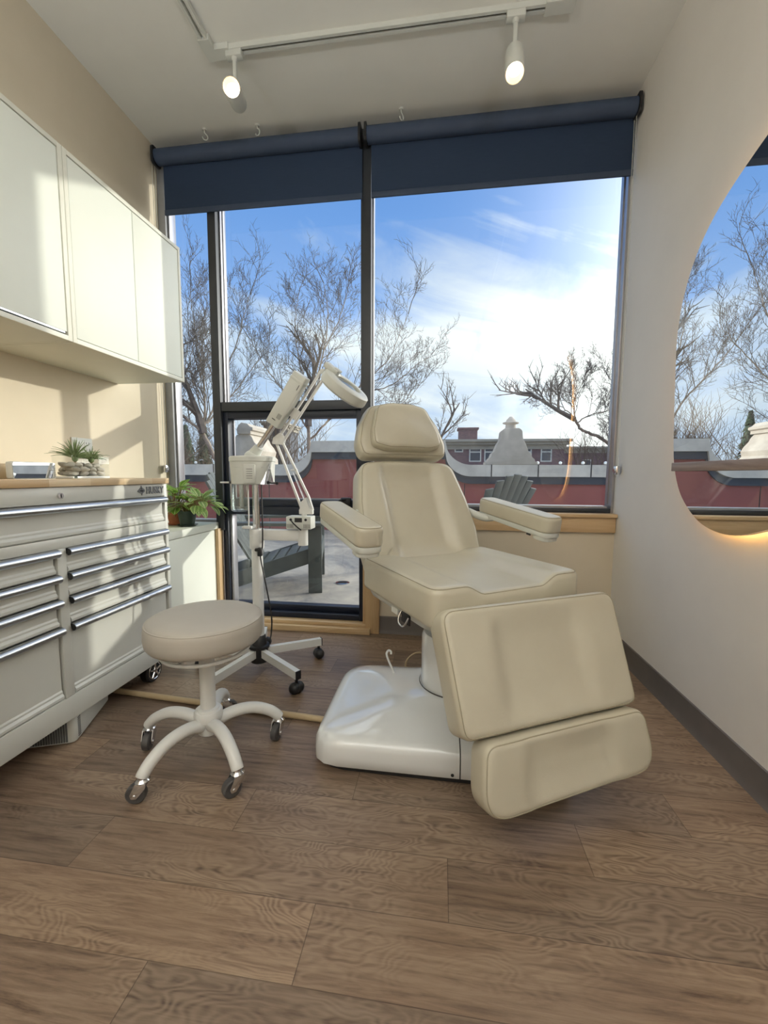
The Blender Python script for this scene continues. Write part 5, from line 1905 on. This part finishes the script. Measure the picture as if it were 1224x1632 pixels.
_th = radians(14)
lx, ly = -1.0, 3.22
garden_chair('dark slatted garden chair close outside the low glass pane behind the steamer stand', lx - (0.36 * cos(_th) + 0.315 * sin(_th)), ly - (0.36 * sin(_th) - 0.315 * cos(_th)), 14)
garden_chair('dark slatted garden chair seen from behind, its rounded back above the window sill', 0.50, 4.95, 126)

# ------------------------------------------------------------------ far buildings
def far_block(label, x0, x1, y0, y1, z1, wins, chim=None, wall='brick'):
    t = thing('brick_building', label, 'building', ((x0 + x1) / 2, y0, -4.2))
    bx('walls', M[wall], t, x0, x1, y0, y1, -4.2, z1 - 0.5)
    MB().box(x0 - 0.4, x1 + 0.4, y0 - 0.5, y1, z1 - 0.55, z1 - 0.25).box(x0 - 0.6, x1 + 0.6, y0 - 0.8, y1, z1 - 0.25, z1).box(x0 - 0.15, x1 + 0.15, y0 - 0.18, y1, z1 - 1.0, z1 - 0.55).build('cornice', M['cornice'], t)
    for (wx, wz, ww, wh) in wins:
        f_ = MB()
        f_.box(wx - ww / 2, wx + ww / 2, y0 - 0.06, y0 + 0.05, wz, wz + 0.12)
        f_.box(wx - ww / 2, wx + ww / 2, y0 - 0.06, y0 + 0.05, wz + wh - 0.12, wz + wh)
        f_.box(wx - ww / 2, wx - ww / 2 + 0.12, y0 - 0.06, y0 + 0.05, wz + 0.12, wz + wh - 0.12)
        f_.box(wx + ww / 2 - 0.12, wx + ww / 2, y0 - 0.06, y0 + 0.05, wz + 0.12, wz + wh - 0.12)
        f_.box(wx - ww / 2 + 0.12, wx + ww / 2 - 0.12, y0 - 0.05, y0 + 0.04, wz + wh * 0.48, wz + wh * 0.48 + 0.12)
        w_ = f_.build('window', M['white_plastic'], t)
        bx('pane', M['dark_glass'], w_, wx - ww / 2 + 0.1, wx + ww / 2 - 0.1, y0 - 0.03, y0 + 0.03, wz + 0.1, wz + wh - 0.1)
    if chim:
        MB().box(chim - 1.0, chim + 1.0, y0 + 2, y0 + 4, z1 - 0.3, z1 + 1.3).box(chim - 1.15, chim + 1.15, y0 + 1.9, y0 + 4.1, z1 + 1.3, z1 + 1.5).build('chimney', M['brick'], t)


BY = 45.0
a0, a1 = at(700, 702, BY), at(900, 702, BY)
wl = []
for (wpx, ww) in ((731, 0.9), (757, 1.25), (780, 1.1), (870, 1.1), (838, 1.1)):
    pz = at(wpx, 736, BY)
    wl.append((pz.x, pz.z if wpx != 731 else pz.z + 1.0, ww, 2.0 if wpx != 731 else 0.95))
far_block('long brick building with pale cornice and chimney beyond the stone finial', a0.x - 8, a1.x, BY, BY + 14, a0.z + 0.05, wl, at(745, 698, BY + 3).x)
a0, a1 = at(422, 672, 60), at(446, 672, 60)
far_block('narrow slate-blue tower far behind the steamer head', a0.x, a1.x, 60, 68, a0.z, [((a0.x + a1.x) / 2 - 0.5, a0.z - 3.4, 0.9, 1.6)], wall='flashing')
a0, a1 = at(905, 712, 70), at(1010, 712, 70)
far_block('low distant brick building behind the bare tree with a curling trunk', a0.x - 3, a1.x + 18, 70, 82, a0.z, [(a0.x + 3 + 4 * k, a0.z - 4, 1.2, 2.0) for k in range(4)])

# ------------------------------------------------------------------ trees
def grow(mb_, r, p, d, L, rad, depth, maxd, n_side, seg=4, droop=0.05):
    """A wandering branch with side shoots; shoots turn up towards the light."""
    pts, rs = [Vector(p)], [rad]
    d = Vector(d).normalized()
    for k in range(seg):
        d = (d + Vector((r.uniform(-.22, .22), r.uniform(-.22, .22), r.uniform(-.12, .20) + droop))).normalized()
        pts.append(pts[-1] + d * (L / seg))
        rs.append(rad * (1 - 0.72 * (k + 1) / seg))
    mb_.tube(pts, rs, 5 if depth < 2 else (4 if depth < maxd else 3), cap=False)
    if depth >= maxd:
        return
    ns = n_side[min(depth, len(n_side) - 1)]
    for i in range(ns):
        f_ = 0.22 + 0.78 * (i + r.uniform(0, 0.8)) / ns
        idx = min(seg - 1, int(f_ * seg))
        loc = f_ * seg - idx
        q_ = pts[idx].lerp(pts[idx + 1], min(1.0, loc))
        dd = (pts[idx + 1] - pts[idx]).normalized()
        side = dd.orthogonal().normalized()
        side.rotate(Matrix.Rotation(r.uniform(0, 2 * pi), 3, dd))
        nd = (dd * r.uniform(0.55, 0.95) + side * r.uniform(0.5, 0.85) + Vector((0, 0, 0.12))).normalized()
        grow(mb_, r, q_, nd, L * r.uniform(0.42, 0.62), max(0.0044, rad * 0.55), depth + 1, maxd, n_side, 4 if depth < 2 else 3, droop)


def bare_tree(label, limbs, seed, maxd=4, ns=(7, 5, 4), twig=1.0, y_jit=0.5, Lk=0.42, group='bare winter trees beyond the parapet'):
    """limbs: [(points, r0, r1, number of shoots)], points in world space."""
    r = random.Random(seed)
    base = limbs[0][0][0]
    t = thing('bare_tree', label, 'tree', (base.x, base.y, -4.2), group)
    tm, bm2 = MB(), MB()
    for (pts, r0, r1, nsh) in limbs:
        sp2 = spline(pts, 6)
        n = len(sp2)
        sp2 = [p_ + Vector((r.uniform(-.02, .02), r.uniform(-.02, .02), r.uniform(-.02, .02))) for p_ in sp2]
        rs = [r0 + (r1 - r0) * i / (n - 1) for i in range(n)]
        rs = [v_ * 0.44 for v_ in rs]
        tm.tube(sp2, rs, 9)
        total = sum((sp2[i + 1] - sp2[i]).length for i in range(n - 1))
        for s_ in range(nsh):
            f_ = 0.12 + 0.88 * (s_ + r.uniform(0, 0.9)) / nsh
            i = min(n - 2, int(f_ * (n - 1)))
            dd = (sp2[i + 1] - sp2[i]).normalized()
            side = dd.orthogonal().normalized()
            side.rotate(Matrix.Rotation(r.uniform(0, 2 * pi), 3, dd))
            nd = (dd * r.uniform(0.5, 0.9) + side * r.uniform(0.45, 0.9) + Vector((0, 0, 0.15))).normalized()
            L = total * Lk * r.uniform(0.6, 1.0) * (1.0 - 0.45 * f_) * twig
            grow(bm2, r, sp2[i], nd, L, max(0.006, rs[i] * 0.6), 1, maxd, ns)
        dd = (sp2[-1] - sp2[-2]).normalized()
        grow(bm2, r, sp2[-1], dd, total * 0.28 * twig, r1, 1, maxd, ns)
    tm.build('trunk', M['bark'], t)
    bm2.build('branches', M['twig'], t)
    return t


def px_limb(pts, Y, dy=0.0):
    n = len(pts)
    return [at(a, b_, Y + dy * i / max(1, n - 1)) for i, (a, b_) in enumerate(pts)]


def foot_of(p_):
    return Vector((p_.x + 0.3, p_.y + 0.2, -4.2))


YA = 10.0
t0_ = px_limb([(356, 790), (344, 735), (323, 690)], YA)
bare_tree('leaning bare tree with a pale forked trunk seen through the narrow pane', [
    ([foot_of(t0_[0])] + t0_, 0.20, 0.11, 0),
    (px_limb([(323, 690), (304, 672), (282, 653), (258, 622), (240, 600)], YA, -0.6), 0.085, 0.03, 10),
    (px_limb([(323, 690), (327, 650), (325, 610), (316, 560), (308, 510), (303, 455)], YA, 0.4), 0.075, 0.014, 15),
    (px_limb([(325, 640), (305, 600), (306, 560), (320, 520)], YA, -0.5), 0.04, 0.012, 9),
    (px_limb([(322, 690), (342, 645), (362, 590), (385, 520), (398, 470)], YA, 0.8), 0.065, 0.012, 15),
    (px_limb([(330, 675), (360, 640), (400, 590), (430, 545)], YA, 1.2), 0.05, 0.012, 12),
], 11, ns=(5, 5, 4, 3), Lk=0.46)
YB2 = 11.0
t0_ = px_limb([(500, 820), (494, 740), (492, 680)], YB2)
bare_tree('wide bare tree spreading behind the steamer and the middle frame bar', [
    ([foot_of(t0_[0])] + t0_, 0.17, 0.10, 0),
    (px_limb([(492, 680), (500, 620), (516, 560), (522, 500), (515, 450)], YB2, 0.5), 0.075, 0.014, 16),
    (px_limb([(516, 560), (540, 510), (552, 470), (556, 440)], YB2, 0.2), 0.04, 0.012, 11),
    (px_limb([(493, 690), (465, 640), (430, 595), (398, 540)], YB2, -0.5), 0.06, 0.012, 14),
    (px_limb([(500, 640), (478, 580), (470, 520), (476, 470)], YB2, 0.7), 0.05, 0.012, 13),
    (px_limb([(496, 700), (540, 650), (580, 610), (620, 570), (650, 500)], YB2, -0.4), 0.065, 0.012, 14),
    (px_limb([(560, 630), (620, 615), (660, 585), (688, 566)], YB2, -0.3), 0.04, 0.010, 12),
    (px_limb([(555, 640), (610, 650), (645, 640), (672, 610)], YB2, 0.4), 0.035, 0.010, 10),
], 23, ns=(6, 5, 4, 3), Lk=0.44)
YC = 12.5
t0_ = px_limb([(690, 800), (688, 750), (694, 720)], YC)
bare_tree('small bare tree top poking up between the headrest and the chimney', [
    ([foot_of(t0_[0])] + t0_, 0.10, 0.05, 0),
    (px_limb([(694, 720), (700, 690), (708, 655), (714, 636)], YC), 0.03, 0.009, 7),
    (px_limb([(695, 718), (712, 695), (728, 675), (735, 660)], YC), 0.028, 0.008, 7),
], 7, ns=(5, 4, 3, 2), Lk=0.34)
YD = 14.0
t0_ = px_limb([(1000, 800), (988, 742), (966, 704)], YD)
bare_tree('bare tree with a curling trunk beyond the stone finial, near the mirror wall', [
    ([foot_of(t0_[0])] + t0_ + px_limb([(942, 692), (924, 682), (917, 668)], YD), 0.15, 0.085, 0),
    (px_limb([(917, 668), (914, 645), (908, 618), (912, 590)], YD, 0.4), 0.055, 0.012, 12),
    (px_limb([(917, 668), (897, 650), (874, 641), (856, 636)], YD, -0.3), 0.045, 0.010, 11),
    (px_limb([(919, 674), (945, 660), (970, 655), (996, 640)], YD, 0.3), 0.05, 0.012, 11),
    (px_limb([(988, 742), (1004, 700), (1000, 650), (970, 600)], YD, 0.8), 0.06, 0.012, 13),
    (px_limb([(914, 640), (928, 612), (942, 592)], YD, -0.4), 0.03, 0.010, 9),
    (px_limb([(978, 728), (970, 700), (980, 670)], YD, -0.5), 0.03, 0.010, 7),
], 31, ns=(7, 6, 5, 3), Lk=0.62)
for k, (x, y, s_, lab) in enumerate([(-9.3, 12.5, 41, 'bare tree beyond the parapet seen only reflected in the mirror, nearer one'), (-15.5, 13.5, 57, 'bare tree beyond the parapet seen only reflected in the mirror, farther one')]):
    b0 = Vector((x, y, -4.2))
    bare_tree(lab, [
        ([b0, b0 + Vector((0.1, 0, 3.2)), b0 + Vector((0.0, 0, 5.2))], 0.2, 0.12, 0),
        ([b0 + Vector((0, 0, 5.2)), b0 + Vector((-0.6, 0.2, 6.6)), b0 + Vector((-0.9, 0.3, 8.4)), b0 + Vector((-1.0, 0.4, 10.2))], 0.08, 0.014, 14),
        ([b0 + Vector((0, 0, 5.2)), b0 + Vector((0.7, -0.2, 6.4)), b0 + Vector((1.3, -0.3, 8.0)), b0 + Vector((1.6, -0.3, 9.4))], 0.075, 0.014, 14),
        ([b0 + Vector((0, 0, 4.9)), b0 + Vector((1.2, 0.4, 5.8)), b0 + Vector((2.2, 0.5, 6.8))], 0.06, 0.012, 10),
        ([b0 + Vector((0, 0, 4.9)), b0 + Vector((-1.3, -0.2, 5.7)), b0 + Vector((-2.3, -0.3, 6.9))], 0.06, 0.012, 10),
    ], s_, ns=(6, 6, 4, 3), Lk=0.42)


def evergreen(label, c, rx, rz, seed):
    """Conifer: whorls of drooping needle sprays round a trunk."""
    r = random.Random(seed)
    t = thing('evergreen_tree', label, 'tree', (c.x, c.y, -4.2), 'distant evergreens')
    MB().cyl((c.x, c.y, -4.2), (c.x, c.y, c.z + rz), 0.22, 0.03, 10).build('trunk', M['bark'], t)
    mb_ = MB()
    for i in range(420):
        h = r.random() ** 1.2
        a = r.uniform(0, 2 * pi)
        R_ = rx * (1 - h) ** 0.8 * r.uniform(0.55, 1.0) + 0.12
        z = c.z - rz * 1.4 + 2.4 * rz * h
        d = Vector((cos(a), sin(a), -0.25))
        p0 = Vector((c.x, c.y, z))
        s_ = Vector((-sin(a), cos(a), 0)) * (0.12 + 0.20 * R_)
        p1 = p0 + d * R_
        pm = p0 + d * (R_ * 0.55) + Vector((0, 0, 0.10))
        mb_.add([p0, pm + s_, p1, pm - s_, pm + Vector((0, 0, 0.16))], [(0, 1, 4), (1, 2, 4), (2, 3, 4), (3, 0, 4)])
    mb_.build('foliage', M['conifer'], t, smooth=False)


for (pxx, pyy, Y, rx, rz, s_, lab) in [(297, 722, 30, 1.5, 2.0, 1, 'dark evergreen far outside the narrow pane, the wider one'), (325, 716, 33, 1.2, 2.4, 2, 'dark evergreen far outside the narrow pane, the slimmer one')]:
    evergreen(lab, at(pxx, pyy, Y), rx, rz, s_)


def thicket(label, c, w, h, seed, n=26):
    """Clump of thin bare stems with side shoots."""
    r = random.Random(seed)
    t = thing('bare_thicket', label, 'bush', (c.x, c.y, -4.2), 'bare thickets beyond the parapet')
    mb_ = MB()
    for i in range(n):
        p = Vector((c.x + r.uniform(-w, w), c.y + r.uniform(-.8, .8), -4.2))
        top = c.z + h * r.uniform(0.4, 1.0)
        d = Vector((r.uniform(-.12, .12), r.uniform(-.1, .1), 1))
        L = (top + 4.2) * 0.62
        q_ = p + d.normalized() * L
        mb_.tube([p, p.lerp(q_, 0.5) + Vector((r.uniform(-.1, .1), 0, 0)), q_], [0.04, 0.03, 0.022], 5)
        grow(mb_, r, q_, d, (top + 4.2) * 0.38, 0.022, 1, 3, (6, 6, 4))
    mb_.build('stems', M['brush'], t)


for (pxx, pyy, Y, w, h, s_, lab) in [(452, 745, 15, 0.9, 1.5, 5, 'brown bare thicket between the steamer arm and the raised parapet'), (985, 745, 17, 1.3, 0.9, 6, 'low bare thicket under the bare tree with a curling trunk'), (318, 745, 16, 1.2, 1.1, 8, 'low bare thicket at the foot of the leaning bare tree')]:
    thicket(lab, at(pxx, pyy, Y), w, h, s_)
